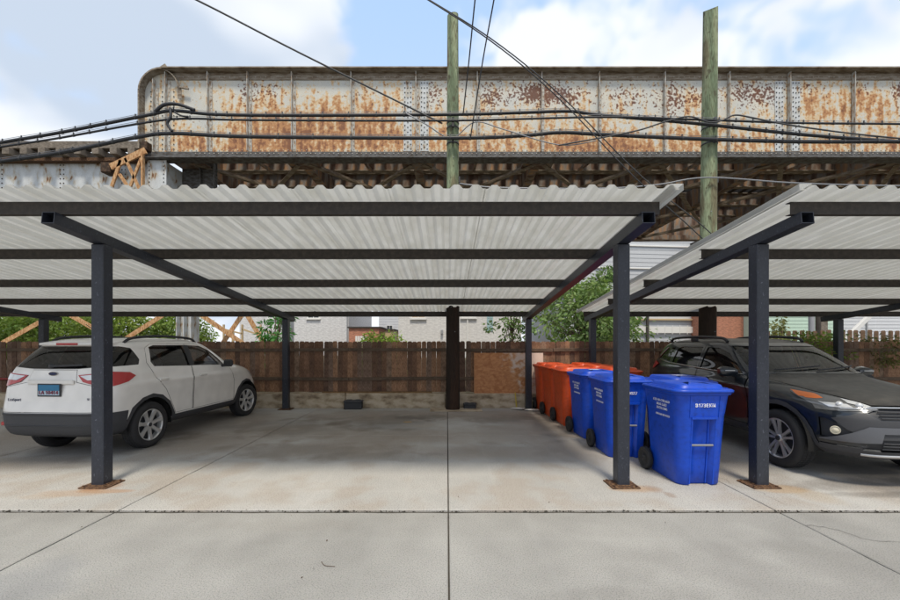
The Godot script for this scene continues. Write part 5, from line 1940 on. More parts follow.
	part("cladding", cl, M.grey_plastic, car)
	var lip := Shape.new()
	for y in [0.595, 0.45]:
		var line := []
		for i in 21:
			var x := -0.62 + 1.24 * i / 20.0
			var p := f.point("rear", f.inner("rear", Vector2(x, y)).x, y)
			line.append(p + Vector3(0, 0, 0.008))
		lip.tube(line, 0.014 if y > 0.5 else 0.009, 6)
	part("bumper_edge", lip, M.grey_plastic, car)
	var bg := Shape.new(true)
	f.patch(bg, "rear", 1.0, back_glass, [], -0.006)
	part("rear_window", bg, M.glass_tinted, car)
	var ws := Shape.new(true)
	f.patch(ws, "front", 1.0, screen, [], -0.006)
	part("windscreen", ws, M.glass_green, car)
	var gr := Shape.new(true)
	f.patch(gr, "front", 1.0, grille, [], -0.01)
	part("grille", gr, M.black_plastic, car)
	# spoiler above the rear window
	var sp := Shape.new()
	var rings := []
	for i in 13:
		var x := -0.52 + 1.04 * i / 12.0
		var k := 1.0 - 0.7 * pow(absf(x) / 0.52, 4.0)
		rings.append(PackedVector3Array([Vector3(x, 1.468, 1.50), Vector3(x, 1.468, 1.56 + 0.16 * k), Vector3(x, 1.500, 1.56 + 0.16 * k), Vector3(x, 1.545 - 0.03 * (1.0 - k), 1.46), Vector3(x, 1.552 - 0.05 * (1.0 - k), 1.34)]))
	sp.loft(rings, true, true, true, 3)
	var spo := part("spoiler", sp, M.paint_white, car)
	var bl := Shape.new()
	bl.box(Vector3(0, 1.486, 1.720), Vector3(0.30, 0.030, 0.02), 0.006)
	part("brake_lamp", bl, M.lamp_red, spo)
	# wiper, antenna, badge, plate
	var wi := Shape.new()
	wi.bar(Vector3(-0.06, 1.20, 1.875), Vector3(0.36, 1.215, 1.858), 0.02, 0.025, 0.004)
	wi.lathe([Vector2(0.035, 0.0), Vector2(0.03, 0.035), Vector2(0.0, 0.04)], Vector3(-0.06, 1.20, 1.845), Vector3(0, 0, 1), 12)
	part("wiper", wi, M.black_plastic, car)
	var an := Shape.new()
	an.box(Vector3(0.05, 1.57, 1.22), Vector3(0.05, 0.03, 0.1), 0.01)
	an.tube([Vector3(0.05, 1.58, 1.22), Vector3(-0.02, 1.76, 1.44)], [0.007, 0.004], 6)
	part("antenna", an, M.black_plastic, car)
	var bd := Shape.new()
	var oval := PackedVector2Array()
	for i in 24:
		oval.append(Vector2(cos(TAU * i / 24.0) * 0.062, sin(TAU * i / 24.0) * 0.026))
	bd.prism(oval, Transform3D(Basis.IDENTITY, Vector3(0, 1.105, 1.885)), 0.016)
	var bo := part("badge", bd, M.chrome, car)
	var bi := Shape.new()
	var oval2 := PackedVector2Array()
	for i in 24:
		oval2.append(Vector2(cos(TAU * i / 24.0) * 0.053, sin(TAU * i / 24.0) * 0.019))
	bi.prism(oval2, Transform3D(Basis.IDENTITY, Vector3(0, 1.105, 1.900)), 0.003)
	mat("badge_blue", lin(0.02, 0.03, 0.09), 0.2)
	part("badge_face", bi, M.badge_blue, bo)
	var lid := Shape.new()
	lid.box(Vector3(0, 1.0, 1.93), Vector3(0.62, 0.06, 0.03), 0.012)
	part("handle_strip", lid, M.paint_white, car)
	var pf := Shape.new()
	var px := Vector3(0.0, 0.90, 1.945)
	pf.box(px, Vector3(0.315, 0.165, 0.014), 0.004)
	var po := part("licence_plate", pf, M.black_plastic, car)
	var pa := Shape.new()
	pa.box(px + Vector3(0, 0.03, 0.008), Vector3(0.28, 0.075, 0.004))
	part("plate_top", pa, M.plate_blue, po)
	var pb := Shape.new()
	pb.box(px + Vector3(0, -0.036, 0.008), Vector3(0.28, 0.056, 0.004))
	part("plate_field", pb, M.plate_pale, po)
	letters("LA 10414", 0.062, M.plate_red, po, "number", Transform3D(Basis.IDENTITY, px + Vector3(0, -0.03, 0.014)), true)
	letters("EcoSport", 0.045, M.badge_blue, car, "lettering", Transform3D(Basis.IDENTITY, Vector3(-0.47, 0.775, 1.948)))
	letters("SE", 0.035, M.badge_blue, car, "lettering", Transform3D(Basis.IDENTITY, Vector3(0.52, 0.785, 1.945)))
	for w in [[0.665, 1.22, 0.0], [-0.665, 1.22, 0.0], [0.665, -1.28, -0.12], [-0.665, -1.28, -0.12]]:
		wheel(car, Vector3(w[0], 0.325, w[1]), signf(w[0]), 0.325, 0.20, 7, false, M.alloy, w[2])
	car_common(car, f, [arch_r, arch_f], 0.325)
	for x in [-0.34, 0.34]:
		seat(car, Vector3(x, 0.55, -0.12), 0.46)
	seat(car, Vector3(0, 0.58, 0.75), 1.1)
	var ds := Shape.new()
	ds.box(Vector3(0, 0.9, -0.72), Vector3(1.3, 0.3, 0.35), 0.05)
	ds.box(Vector3(0, 0.62, 1.5), Vector3(1.2, 0.5, 0.5), 0.03)
	part("dashboard", ds, M.dash, car)


func shrink(p: PackedVector2Array, by: float) -> PackedVector2Array:
	var o := Geometry2D.offset_polygon(p, -by)
	return o[0] if o.size() else p


func black_car() -> void:
	var car := thing("parked_car", "black sport utility car facing out beside the blue carts", "car", Vector3(4.90, 0, -6.15), deg_to_rad(178.0))
	var f := CarForm.new([
		[0.30, -2.02, 2.0, 0.76, 4.5, 6.0], [0.37, -2.13, 2.12, 0.835, 4.8, 6.5], [0.50, -2.165, 2.17, 0.862, 5.0, 7.0], [0.70, -2.15, 2.155, 0.872, 5.0, 7.0], [0.82, -2.09, 2.14, 0.874, 4.6, 7.0],
		[0.89, -1.96, 2.13, 0.870, 4.2, 7.0], [0.95, -1.70, 2.11, 0.862, 4.0, 7.0], [1.01, -1.32, 2.09, 0.850, 4.0, 7.0], [1.055, -1.05, 2.075, 0.838, 4.2, 7.0], [1.11, -0.93, 2.06, 0.815, 4.5, 7.0],
		[1.25, -0.66, 1.99, 0.770, 4.8, 7.0], [1.42, -0.33, 1.87, 0.700, 5.0, 7.0], [1.495, -0.14, 1.77, 0.655, 5.5, 6.0], [1.54, 0.10, 1.58, 0.58, 5.5, 5.5], [1.565, 0.30, 1.32, 0.46, 5.0, 5.0], [1.577, 0.50, 1.05, 0.28, 4.0, 4.0], [1.58, 0.62, 0.88, 0.12, 3.0, 3.0],
	], 0.70)
	f.crease = 0.012
	var front_window := [[0.31, 1.10], [0.29, 1.435], [0.02, 1.425], [-0.22, 1.345], [-0.44, 1.20], [-0.60, 1.08], [-0.40, 1.075]]
	var rear_window := [[1.18, 1.15], [1.14, 1.40], [1.02, 1.435], [0.41, 1.437], [0.39, 1.105]]
	var quarter := [[1.28, 1.16], [1.72, 1.22], [1.52, 1.40], [1.24, 1.42]]
	var front_door := [[0.345, 0.42], [0.345, 1.462], [0.02, 1.455], [-0.25, 1.375], [-0.52, 1.18], [-0.74, 1.02], [-0.84, 0.80], [-0.84, 0.42]]
	var rear_door := [[0.355, 0.42], [0.355, 1.463], [1.04, 1.463], [1.20, 1.42], [1.24, 1.12], [1.12, 0.92], [0.92, 0.76], [0.80, 0.58], [0.76, 0.42]]
	var hz := 1.22
	var hf := -1.30
	var holes := [f.outline("side", ring_poly(hz, 0.345, 0.415)), f.outline("side", ring_poly(hf, 0.345, 0.415))]
	var s_fw := f.outline("side", front_window)
	var s_rw := f.outline("side", rear_window)
	var s_q := f.outline("side", quarter)
	var s_fd := f.outline("side", front_door)
	var s_rd := f.outline("side", rear_door)
	var clad_pts := [[-2.3, 0.2], [2.3, 0.2], [2.3, 0.50], [1.72, 0.50]]
	for i in 13:
		var a := -0.15 + (PI + 0.3) * i / 12.0
		clad_pts.append([hz + cos(a) * 0.468, 0.345 + sin(a) * 0.468])
	clad_pts.append([0.73, 0.42])
	clad_pts.append([-0.80, 0.42])
	for i in 13:
		var a := -0.15 + (PI + 0.3) * i / 12.0
		clad_pts.append([hf + cos(a) * 0.468, 0.345 + sin(a) * 0.468])
	clad_pts.append([-1.80, 0.42])
	clad_pts.append([-2.3, 0.42])
	var clad := f.outline("side", clad_pts)
	var head_side := f.outline("side", [[-1.38, 0.928], [-1.48, 0.952], [-2.5, 0.952], [-2.5, 0.80], [-1.70, 0.82], [-1.54, 0.875]])
	var amber_side := f.outline("side", [[-1.40, 0.930], [-1.50, 0.950], [-2.4, 0.950], [-2.4, 0.865], [-1.52, 0.885]])
	var head_r := f.outline("front", [[0.42, 0.81], [0.48, 0.86], [0.66, 0.93], [1.0, 0.95], [1.0, 0.78], [0.70, 0.775]])
	var head_l := f.outline("front", [[-0.42, 0.81], [-0.48, 0.86], [-0.66, 0.93], [-1.0, 0.95], [-1.0, 0.78], [-0.70, 0.775]])
	var grille := f.outline("front", [[-0.44, 0.715], [0.44, 0.715], [0.52, 0.78], [0.40, 0.83], [-0.40, 0.83], [-0.52, 0.78]])
	var mouth := f.outline("front", [[-0.56, 0.40], [0.56, 0.40], [0.50, 0.52], [-0.50, 0.52]])
	var fog_r := f.outline("front", [[0.50, 0.48], [1.0, 0.50], [1.0, 0.70], [0.74, 0.69], [0.66, 0.60]])
	var fog_l := f.outline("front", [[-0.50, 0.48], [-1.0, 0.50], [-1.0, 0.70], [-0.74, 0.69], [-0.66, 0.60]])
	var fog_side := f.outline("side", [[-1.88, 0.52], [-2.5, 0.50], [-2.5, 0.70], [-1.90, 0.68]])
	var fascia := f.outline("front", [[-0.60, 0.42], [0.60, 0.42], [0.50, 0.48], [0.66, 0.60], [0.72, 0.70], [0.60, 0.765], [0.53, 0.775], [0.44, 0.712], [-0.44, 0.712], [-0.53, 0.775], [-0.60, 0.765], [-0.72, 0.70], [-0.66, 0.60], [-0.50, 0.48]])
	var chin := f.outline("front", [[-1.0, 0.2], [1.0, 0.2], [1.0, 0.42], [-1.0, 0.42]])
	var screen := f.outline("front", [[-0.76, 1.125], [0.76, 1.125], [0.63, 1.455], [-0.63, 1.455]])
	var hood := f.outline("front", [[-0.44, 0.845], [0.44, 0.845], [0.62, 0.945], [0.70, 1.055], [0.72, 1.10], [-0.72, 1.10], [-0.70, 1.055], [-0.62, 0.945]])
	var back_glass := f.outline("rear", [[-0.62, 1.16], [0.62, 1.16], [0.60, 1.44], [-0.60, 1.44]])
	var bumper_rear := f.outline("rear", [[-1.0, 0.2], [1.0, 0.2], [1.0, 0.55], [-1.0, 0.55]])
	var tail_side := f.outline("side", [[1.62, 1.10], [1.80, 1.15], [2.4, 1.15], [2.4, 1.0], [1.80, 1.0]])
	var tail_r := f.outline("rear", [[0.5, 1.14], [1.0, 1.15], [1.0, 0.98], [0.5, 1.0]])
	var tail_l := f.outline("rear", [[-0.5, 1.14], [-1.0, 1.15], [-1.0, 0.98], [-0.5, 1.0]])
	var roof_cut := f.outline("side", [[-3.0, 1.50], [3.0, 1.50], [3.0, 1.59], [-3.0, 1.59]])
	var roof_f := f.outline("front", [[-1.0, 1.50], [1.0, 1.50], [1.0, 1.59], [-1.0, 1.59]])

	var body := Shape.new(true)
	for s in [-1.0, 1.0]:
		f.patch(body, "side", s, PackedVector2Array(), [s_q, s_fd, s_rd, clad, head_side, tail_side, fog_side, roof_cut] + holes)
	f.patch(body, "front", 1.0, PackedVector2Array(), [screen, head_r, head_l, grille, mouth, fog_r, fog_l, chin, hood, roof_f, fascia])
	f.patch(body, "rear", 1.0, PackedVector2Array(), [tail_r, tail_l, back_glass, bumper_rear, roof_f])
	part("body", body, M.paint_black, car)
	var rf := Shape.new(true)
	for s in [-1.0, 1.0]:
		f.patch(rf, "side", s, roof_cut, [])
	f.patch(rf, "front", 1.0, roof_f, [])
	f.patch(rf, "rear", 1.0, roof_f, [])
	tag(part("roof", rf, M.paint_dusty, car), "dusty grey roof panel")
	var hd := Shape.new(true)
	f.patch(hd, "front", 1.0, shrink(hood, 0.007), [], 0.003)
	tag(part("bonnet", hd, M.paint_dusty, car), "dusty grey bonnet")
	for s in [-1.0, 1.0]:
		for d in [["front", s_fd, s_fw, 0.10], ["rear", s_rd, s_rw, 0.92]]:
			var door := Shape.new(true)
			f.patch(door, "side", s, shrink(d[1], 0.005), [d[2], clad] + holes, 0.001)
			var o := part("door", door, M.paint_black, car)
			var glass := Shape.new(true)
			f.patch(glass, "side", s, d[2], [], -0.012)
			part("window", glass, M.glass_tinted, o)
			var hx := f.point("side", f.inner("side", Vector2(d[3], 0.965)).x, 0.965)
			var h := Shape.new()
			h.box(Vector3((hx.x + 0.012) * s, 0.965, d[3]), Vector3(0.03, 0.04, 0.19), 0.012)
			part("handle", h, M.paint_black, o)
		var q := Shape.new(true)
		f.patch(q, "side", s, s_q, [], -0.004)
		part("quarter_window", q, M.glass_tinted, car)
		# bright strip under the side windows
		var st := []
		for i in 31:
			var z := lerpf(-0.62, 1.74, i / 30.0)
			var y := lerpf(1.065, 1.135, clampf((z + 0.6) / 1.8, 0, 1)) + maxf(0.0, z - 1.25) * 0.13
			var p := f.point("side", f.inner("side", Vector2(z, y)).x, y)
			st.append(Vector3((p.x + 0.004) * s, y, z))
		for i in 7:
			var z := lerpf(1.74, 1.50, i / 6.0)
			var y := lerpf(1.20, 1.42, i / 6.0)
			var p := f.point("side", f.inner("side", Vector2(z, y)).x, y)
			st.append(Vector3((p.x + 0.004) * s, y, z))
		var stm := Shape.new()
		stm.tube(st, 0.009, 6)
		part("window_trim", stm, M.chrome, car)
		var tl := Shape.new(true)
		f.patch(tl, "side", s, tail_side, [], 0.02)
		f.patch(tl, "rear", 1.0, tail_r if s > 0 else tail_l, [], 0.02)
		part("tail_lamp", tl, M.lamp_red, car)
		var hl := Shape.new(true)
		f.patch(hl, "side", s, head_side, [amber_side], 0.006)
		var amber_front := f.outline("front", [[s * 1.0, 0.950], [s * 0.72, 0.940], [s * 0.655, 0.922], [s * 0.668, 0.885], [s * 0.71, 0.875], [s * 1.0, 0.875]])
		f.patch(hl, "front", 1.0, head_r if s > 0 else head_l, [amber_front], 0.006)
		var hlo := part("headlight", hl, M.lamp_smoke, car)
		var am := Shape.new(true)
		f.patch(am, "side", s, amber_side, [], 0.008)
		f.patch(am, "front", 1.0, amber_front, [], 0.008)
		part("indicator", am, M.lamp_amber, hlo)
		var br := Shape.new(true)
		f.patch(br, "front", 1.0, f.outline("front", [[s * 0.46, 0.835], [s * 0.52, 0.872], [s * 0.575, 0.893], [s * 0.585, 0.855], [s * 0.50, 0.825]]), [], 0.012)
		f.patch(br, "front", 1.0, f.outline("front", [[s * 0.60, 0.845], [s * 0.72, 0.848], [s * 0.70, 0.81], [s * 0.58, 0.81]]), [], 0.012)
		part("lamp_bar", br, M.lamp_clear, hlo)
		for k in 2:
			var le := Shape.new()
			var lx: float = [0.53, 0.64][k] * s
			var lp := f.point("front", clampf(f.inner("front", Vector2(lx, 0.84)).x, -1, 1), 0.84)
			le.lathe([Vector2(0.0, 0.03), Vector2(0.026, 0.022), Vector2(0.034, 0.0)], lp + Vector3(0, 0.005, 0.004), Vector3(0.25 * s, 0.1, -1), 18)
			part("projector_lens", le, M.lamp_clear, hlo)
		var fg := Shape.new(true)
		f.patch(fg, "front", 1.0, fog_r if s > 0 else fog_l, [], -0.02)
		f.patch(fg, "side", s, fog_side, [], -0.02)
		var fgo := part("fog_recess", fg, M.black_plastic, car)
		var fp := f.point("front", clampf(f.inner("front", Vector2(0.705, 0.575)).x, -1, 1), 0.575)
		var fogl := Shape.new()
		fogl.lathe([Vector2(0.0, 0.012), Vector2(0.028, 0.008), Vector2(0.034, 0.0), Vector2(0.038, 0.012), Vector2(0.045, 0.0)], Vector3(fp.x * s, fp.y, fp.z), Vector3(0.9 * s, 0, -1), 20)
		part("fog_lamp", fogl, M.fog_glass, fgo)
		var blade := Shape.new(true)
		f.patch(blade, "front", 1.0, f.outline("front", [[s * 0.46, 0.49], [s * 0.76, 0.465], [s * 0.72, 0.50], [s * 0.60, 0.60], [s * 0.54, 0.645], [s * 0.0, 0.645], [s * 0.0, 0.58], [s * 0.44, 0.58]]), [], 0.022)
		part("bumper_blade", blade, M.blade_grey, car)
		var mi := Shape.new()
		var mr := []
		for i in 6:
			var k := i / 5.0
			var hh: float = [0.035, 0.07, 0.08, 0.08, 0.07, 0.04][i]
			mr.append(PackedVector3Array([Vector3(s * (0.82 + 0.22 * k), 1.10 - hh, -0.50), Vector3(s * (0.82 + 0.22 * k), 1.10 + hh * 0.9, -0.49), Vector3(s * (0.82 + 0.22 * k), 1.10 + hh * 0.7, -0.60 + 0.04 * k), Vector3(s * (0.82 + 0.22 * k), 1.10 - hh * 0.7, -0.60 + 0.04 * k)]))
		if s > 0:
			for i in mr.size():
				mr[i].reverse()
		mi.loft(mr, true, true, true, 2)
		mi.bar(Vector3(s * 0.78, 1.03, -0.52), Vector3(s * 0.88, 1.06, -0.54), 0.05, 0.05, 0.01)
		var mo := part("mirror", mi, M.paint_black, car)
		var ml := Shape.new()
		ml.box(Vector3(s * 0.935, 1.115, -0.607), Vector3(0.13, 0.012, 0.012), 0.004)
		part("mirror_lamp", ml, M.lamp_clear, mo)
		var rl := Shape.new()
		rl.tube(smooth_line([Vector3(s * 0.58, 1.52, 1.62), Vector3(s * 0.59, 1.585, 1.48), Vector3(s * 0.59, 1.605, 0.8), Vector3(s * 0.57, 1.58, 0.16), Vector3(s * 0.56, 1.52, 0.02)]), 0.022, 8)
		rl.box(Vector3(s * 0.585, 1.56, 0.85), Vector3(0.05, 0.06, 0.16), 0.01)
		part("roof_rail", rl, M.black_plastic, car)
	var cl := Shape.new(true)
	for s in [-1.0, 1.0]:
		f.patch(cl, "side", s, clad, holes, 0.008)
	f.patch(cl, "rear", 1.0, bumper_rear, [], 0.008)
	f.patch(cl, "front", 1.0, chin, [mouth], 0.010)
	part("cladding", cl, M.grey_plastic, car)
	var fa := Shape.new(true)
	f.patch(fa, "front", 1.0, fascia, [mouth, grille], 0.004)
	part("bumper_fascia", fa, M.grey_plastic, car)
	var sk := Shape.new()
	var line := []
	for i in 21:
		var x := -0.55 + 1.1 * i / 20.0
		var p := f.point("front", f.inner("front", Vector2(x, 0.35)).x, 0.35)
		line.append(p + Vector3(0, 0, -0.012))
	sk.tube(line, 0.02, 6)
	part("skid_strip", sk, M.alloy, car)
	var gp := Shape.new(true)
	f.patch(gp, "front", 1.0, grille, [], -0.015)
	f.patch(gp, "front", 1.0, mouth, [], -0.02)
	var go := part("grille", gp, M.black_plastic, car)
	for y in [0.735, 0.765, 0.795, 0.425, 0.455, 0.485]:
		var l2 := []
		for i in 13:
			var x := -0.44 + 0.88 * i / 12.0
			var p := f.point("front", f.inner("front", Vector2(x, y)).x, y)
			l2.append(p + Vector3(0, 0, -0.004))
		var sl := Shape.new()
		sl.tube(l2, 0.007, 5)
		part("slat", sl, M.grey_plastic, go)
	var ch := Shape.new()
	var l3 := []
	for i in 21:
		var x := -0.66 + 1.32 * i / 20.0
		var y := 0.835 + 0.0 * absf(x)
		var p := f.point("front", f.inner("front", Vector2(x, y - 0.12 * maxf(0.0, absf(x) - 0.42))).x, y - 0.12 * maxf(0.0, absf(x) - 0.42))
		l3.append(p + Vector3(0, 0, -0.012))
	ch.tube(l3, 0.013, 6)
	part("chrome_bar", ch, M.chrome, car)
	var ws := Shape.new(true)
	f.patch(ws, "front", 1.0, screen, [], -0.006)
	part("windscreen", ws, M.glass_green, car)
	var bg := Shape.new(true)
	f.patch(bg, "rear", 1.0, back_glass, [], -0.006)
	part("rear_window", bg, M.glass_tinted, car)
	var wi := Shape.new()
	for x in [-0.1, 0.42]:
		var l4 := []
		for i in 9:
			var xx: float = x - 0.62 * i / 8.0 + 0.1
			var y := 1.135 + 0.006 * i
			if absf(xx) < 0.7:
				var p := f.point("front", f.inner("front", Vector2(xx, y)).x, y)
				l4.append(p + Vector3(0, 0.012, -0.016))
		wi.tube(l4, 0.010, 5)
	part("wiper", wi, M.black_plastic, car)
	for w in [[0.745, hz, 0.0], [-0.745, hz, 0.0], [0.745, hf, 0.05], [-0.745, hf, 0.05]]:
		wheel(car, Vector3(w[0], 0.345, w[1]), signf(w[0]), 0.345, 0.22, 5, true, M.alloy_dark, w[2])
	car_common(car, f, [[hz, 0.345, 0.415, 0.85], [hf, 0.345, 0.415, 0.85]], 0.345)
	for x in [-0.37, 0.37]:
		seat(car, Vector3(x, 0.55, -0.05), 0.5)
	seat(car, Vector3(0, 0.58, 0.85), 1.25)
	var ds := Shape.new()
	ds.box(Vector3(0, 0.92, -0.70), Vector3(1.5, 0.32, 0.5), 0.06)
	var dso := part("dashboard", ds, M.dash, car)
	var pp := Shape.new()
	pp.box(Vector3(0.56, 1.095, -0.80), Vector3(0.14, 0.006, 0.07))
	part("dash_card", pp, M.plate_pale, dso)


# ------------------------------------------------------------------ carts
# level outline of a cart: rounded box, with a pocket pressed into the front face (towards +z)
func cart_ring(y: float, hw: float, zb: float, zf: float, r: float, pocket: float, px := 0.118) -> PackedVector3Array:
	var out := PackedVector3Array()
	# start at the middle of the front and go counter-clockwise seen from above
	var pts := []
	pts.append(Vector2(0.0, zf - pocket))
	pts.append(Vector2(px - 0.012, zf - pocket))
	pts.append(Vector2(px, zf))
	for i in 7:
		var a := PI * 0.5 * (1.0 - i / 6.0)
		pts.append(Vector2(hw - r + cos(a) * r, zf - r + sin(a) * r))
	var rb := r * 0.55
	for i in 5:
		var a := -PI * 0.5 * i / 4.0
		pts.append(Vector2(hw - rb + cos(a) * rb, zb + rb + sin(a) * rb))
	for i in range(pts.size() - 1, 0, -1):
		pts.append(Vector2(-pts[i].x, pts[i].y))
	for p in pts:
		out.append(Vector3(p.x, y, p.y))
	return out


func make_cart(label: String, m: Material, text: bool, group: String) -> Node3D:
	var t := thing("wheeled_cart", label, "cart", Vector3.ZERO, 0.0, group)
	var s := Shape.new()
	# outer skin, from the foot to the rim: height, half width, rear z, front z, corner, pocket
	var rows := [
		[0.0, 0.215, -0.30, 0.235, 0.085, 0.05], [0.02, 0.232, -0.315, 0.258, 0.10, 0.05], [0.20, 0.243, -0.33, 0.276, 0.115, 0.052], [0.45, 0.256, -0.34, 0.295, 0.125, 0.052], [0.70, 0.268, -0.35, 0.314, 0.13, 0.05],
		[0.715, 0.269, -0.35, 0.315, 0.13, 0.006], [0.725, 0.269, -0.35, 0.316, 0.13, 0.0], [0.735, 0.270, -0.35, 0.317, 0.13, 0.0], [0.765, 0.276, -0.352, 0.320, 0.13, 0.0], [0.955, 0.294, -0.358, 0.338, 0.12, 0.0],
		[0.962, 0.315, -0.366, 0.352, 0.12, 0.0], [0.985, 0.318, -0.368, 0.356, 0.12, 0.0], [0.99, 0.312, -0.364, 0.350, 0.12, 0.0], [0.99, 0.28, -0.33, 0.318, 0.11, 0.0], [0.60, 0.24, -0.30, 0.24, 0.10, 0.0],
	]
	for i in rows.size() - 1:
		var a: Array = rows[i]
		var b: Array = rows[i + 1]
		var ra := cart_ring(a[0], a[1], a[2], a[3], a[4], a[5])
		var rb := cart_ring(b[0], b[1], b[2], b[3], b[4], b[5])
		s.loft([ra, rb], true, i == 0, false, 10 + (0 if i < 5 else i))
	part("tub", s, m, t)
	# bar across the pocket
	var bar := Shape.new()
	bar.tube([Vector3(-0.117, 0.43, 0.276), Vector3(0.117, 0.43, 0.276)], 0.012, 8)
	part("lift_bar", bar, M.wire_grey, t)
	# ribs in the pocket and on the flanks
	var rib := Shape.new()
	rib.bar(Vector3(0.07, 0.02, 0.213), Vector3(0.075, 0.71, 0.268), 0.012, 0.022)
	for sx in [-1.0, 1.0]:
		rib.bar(Vector3(sx * 0.15, 0.73, 0.318), Vector3(sx * 0.155, 0.95, 0.338), 0.010, 0.010)
		rib.bar(Vector3(sx * 0.124, 0.02, 0.256), Vector3(sx * 0.126, 0.72, 0.314), 0.014, 0.012)
	rib.bar(Vector3(-0.135, 0.722, 0.320), Vector3(0.135, 0.722, 0.320), 0.016, 0.024)
	part("rib", rib, m, t)
	# lid: a flat skirt with a raised, rounded panel, hinged at the back
	var lid := Shape.new()
	var lr := [[0.992, 0.312, -0.37, 0.36, 0.115], [0.988, 0.326, -0.375, 0.374, 0.12], [1.008, 0.328, -0.375, 0.376, 0.12], [1.018, 0.318, -0.37, 0.366, 0.12], [1.022, 0.262, -0.30, 0.31, 0.10], [1.026, 0.255, -0.29, 0.30, 0.10], [1.058, 0.243, -0.275, 0.285, 0.095], [1.066, 0.23, -0.26, 0.27, 0.09], [1.073, 0.10, -0.12, 0.13, 0.05]]
	for i in lr.size() - 1:
		var a: Array = lr[i]
		var b: Array = lr[i + 1]
		lid.loft([cart_ring(a[0], a[1], a[2], a[3], a[4], 0.0), cart_ring(b[0], b[1], b[2], b[3], b[4], 0.0)], true, i == 0, i == lr.size() - 2, 20 + (0 if i < 3 else (1 if i < 5 else 2)))
	for k in 3:
		lid.box(Vector3(-0.16 + k * 0.16, 1.022, -0.33), Vector3(0.05, 0.018, 0.06), 0.006)
	for sx in [-1.0, 1.0]:
		lid.bar(Vector3(sx * 0.28, 1.022, -0.28), Vector3(sx * 0.28, 1.022, 0.26), 0.02, 0.012, 0.003)
	var lo := part("lid", lid, m, t)
	lo.rotation.x = rng.randf_range(0.0, 0.004)
	# handle and hinge
	var h := Shape.new()
	h.tube([Vector3(-0.26, 0.985, -0.42), Vector3(0.26, 0.985, -0.42)], 0.016, 8)
	for sx in [-0.24, 0.0, 0.24]:
		h.bar(Vector3(sx, 0.97, -0.345), Vector3(sx, 0.985, -0.42), 0.03, 0.03, 0.006)
	part("handle", h, m, t)
	var ax := Shape.new()
	ax.tube([Vector3(-0.26, 0.13, -0.34), Vector3(0.26, 0.13, -0.34)], 0.013, 8)
	part("axle", ax, M.wire_grey, t)
	for sx in [-1.0, 1.0]:
		var w := Shape.new()
		w.lathe([Vector2(0.0, -0.02), Vector2(0.095, -0.022), Vector2(0.118, -0.03), Vector2(0.13, -0.02), Vector2(0.13, 0.02), Vector2(0.118, 0.03), Vector2(0.095, 0.024), Vector2(0.085, 0.012), Vector2(0.04, 0.01), Vector2(0.036, 0.028), Vector2(0.0, 0.03)], Vector3(sx * 0.282, 0.131, -0.33), Vector3(sx, 0, 0), 28)
		part("wheel", w, M.rubber, t)
	return t


func cart_print(t: Node3D, code: String) -> void:
	# stencilled code on the front and four lines on the flank
	var slant := Basis(Vector3.RIGHT, -0.08)
	letters(code, 0.05, M.print_white, t, "stencil", Transform3D(slant, Vector3(0.0, 0.855, 0.331)), true)
	for sx in [-1.0, 1.0]:
		var side := Basis(Vector3.UP, sx * PI * 0.5) * Basis(Vector3.RIGHT, -0.09)
		var rows := [["CITY OF CHICAGO", 0.048, 0.865], ["BLUE CART", 0.048, 0.822], ["RECYCLING", 0.048, 0.779], ["CHICAGO RECYCLES", 0.036, 0.705]]
		for r in rows:
			var x: float = 0.2705 if r[2] < 0.735 else 0.2775 + (r[2] - 0.765) * 0.0947
			letters(r[0], r[1] * 0.8, M.print_white, t, "print", Transform3D(side, Vector3(sx * x, r[2], 0.02)), true)


func bins() -> void:
	var grp := "blue recycling carts in two rows"
	var blue := make_cart("blue wheeled recycling cart next to the black car, in front of every other cart", M.cart_blue, true, grp)
	blue.position = Vector3(2.66, 0, -4.46)
	blue.rotation.y = deg_to_rad(1.0)
	var spots := [
		[Vector3(3.06, 0, -5.30), 2.0, "blue cart touching the black car's flank behind the foremost blue cart", "B173228"],
		[Vector3(2.35, 0, -5.46), -2.0, "blue cart half hidden by the middle front carport post", "B173027"],
		[Vector3(2.36, 0, -6.46), 1.5, "blue cart standing directly before the first orange cart", "B173114"],
	]
	var made := [[blue, "B173EKN"]]
	for s in spots:
		made.append([copy(blue, s[0], deg_to_rad(s[1]), s[2]), s[3]])
	for m in made:
		cart_print(m[0], m[1])
	var og := "orange carts against the fence"
	var red := make_cart("first orange-red cart, directly behind the blue carts", M.cart_orange, false, og)
	red.position = Vector3(2.33, 0, -7.42)
	copy(red, Vector3(2.30, 0, -8.13), deg_to_rad(2.0), "orange-red cart between two other orange carts of the open row")
	copy(red, Vector3(2.27, 0, -8.82), deg_to_rad(-1.5), "orange-red cart closest to the leaning board and the fence")
	copy(red, Vector3(3.10, 0, -7.25), deg_to_rad(-3.0), "orange-red cart of the inner row, nearest the blue carts")
	copy(red, Vector3(3.06, 0, -8.0), deg_to_rad(1.0), "middle orange-red cart of the inner row beside the black car")
	copy(red, Vector3(3.05, 0, -8.75), deg_to_rad(2.0), "orange-red cart of the inner row, against the low wall")
	# white stickers on two lids
	for q in [[Vector3(3.06, 1.0765, -5.28), 0.04, "white sticker on the lid of the blue cart touching the black car's flank"], [Vector3(2.36, 1.0765, -6.44), -0.03, "white sticker on the lid of the blue cart before the orange carts"]]:
		var s := Shape.new()
		s.box(Vector3.ZERO, Vector3(0.16, 0.003, 0.11))
		var o := part("lid_sticker", s, M.print_white, self)
		o.position = q[0]
		o.rotation.y = q[1]
		tag(o, q[2], "sticker", "stickers on cart lids")


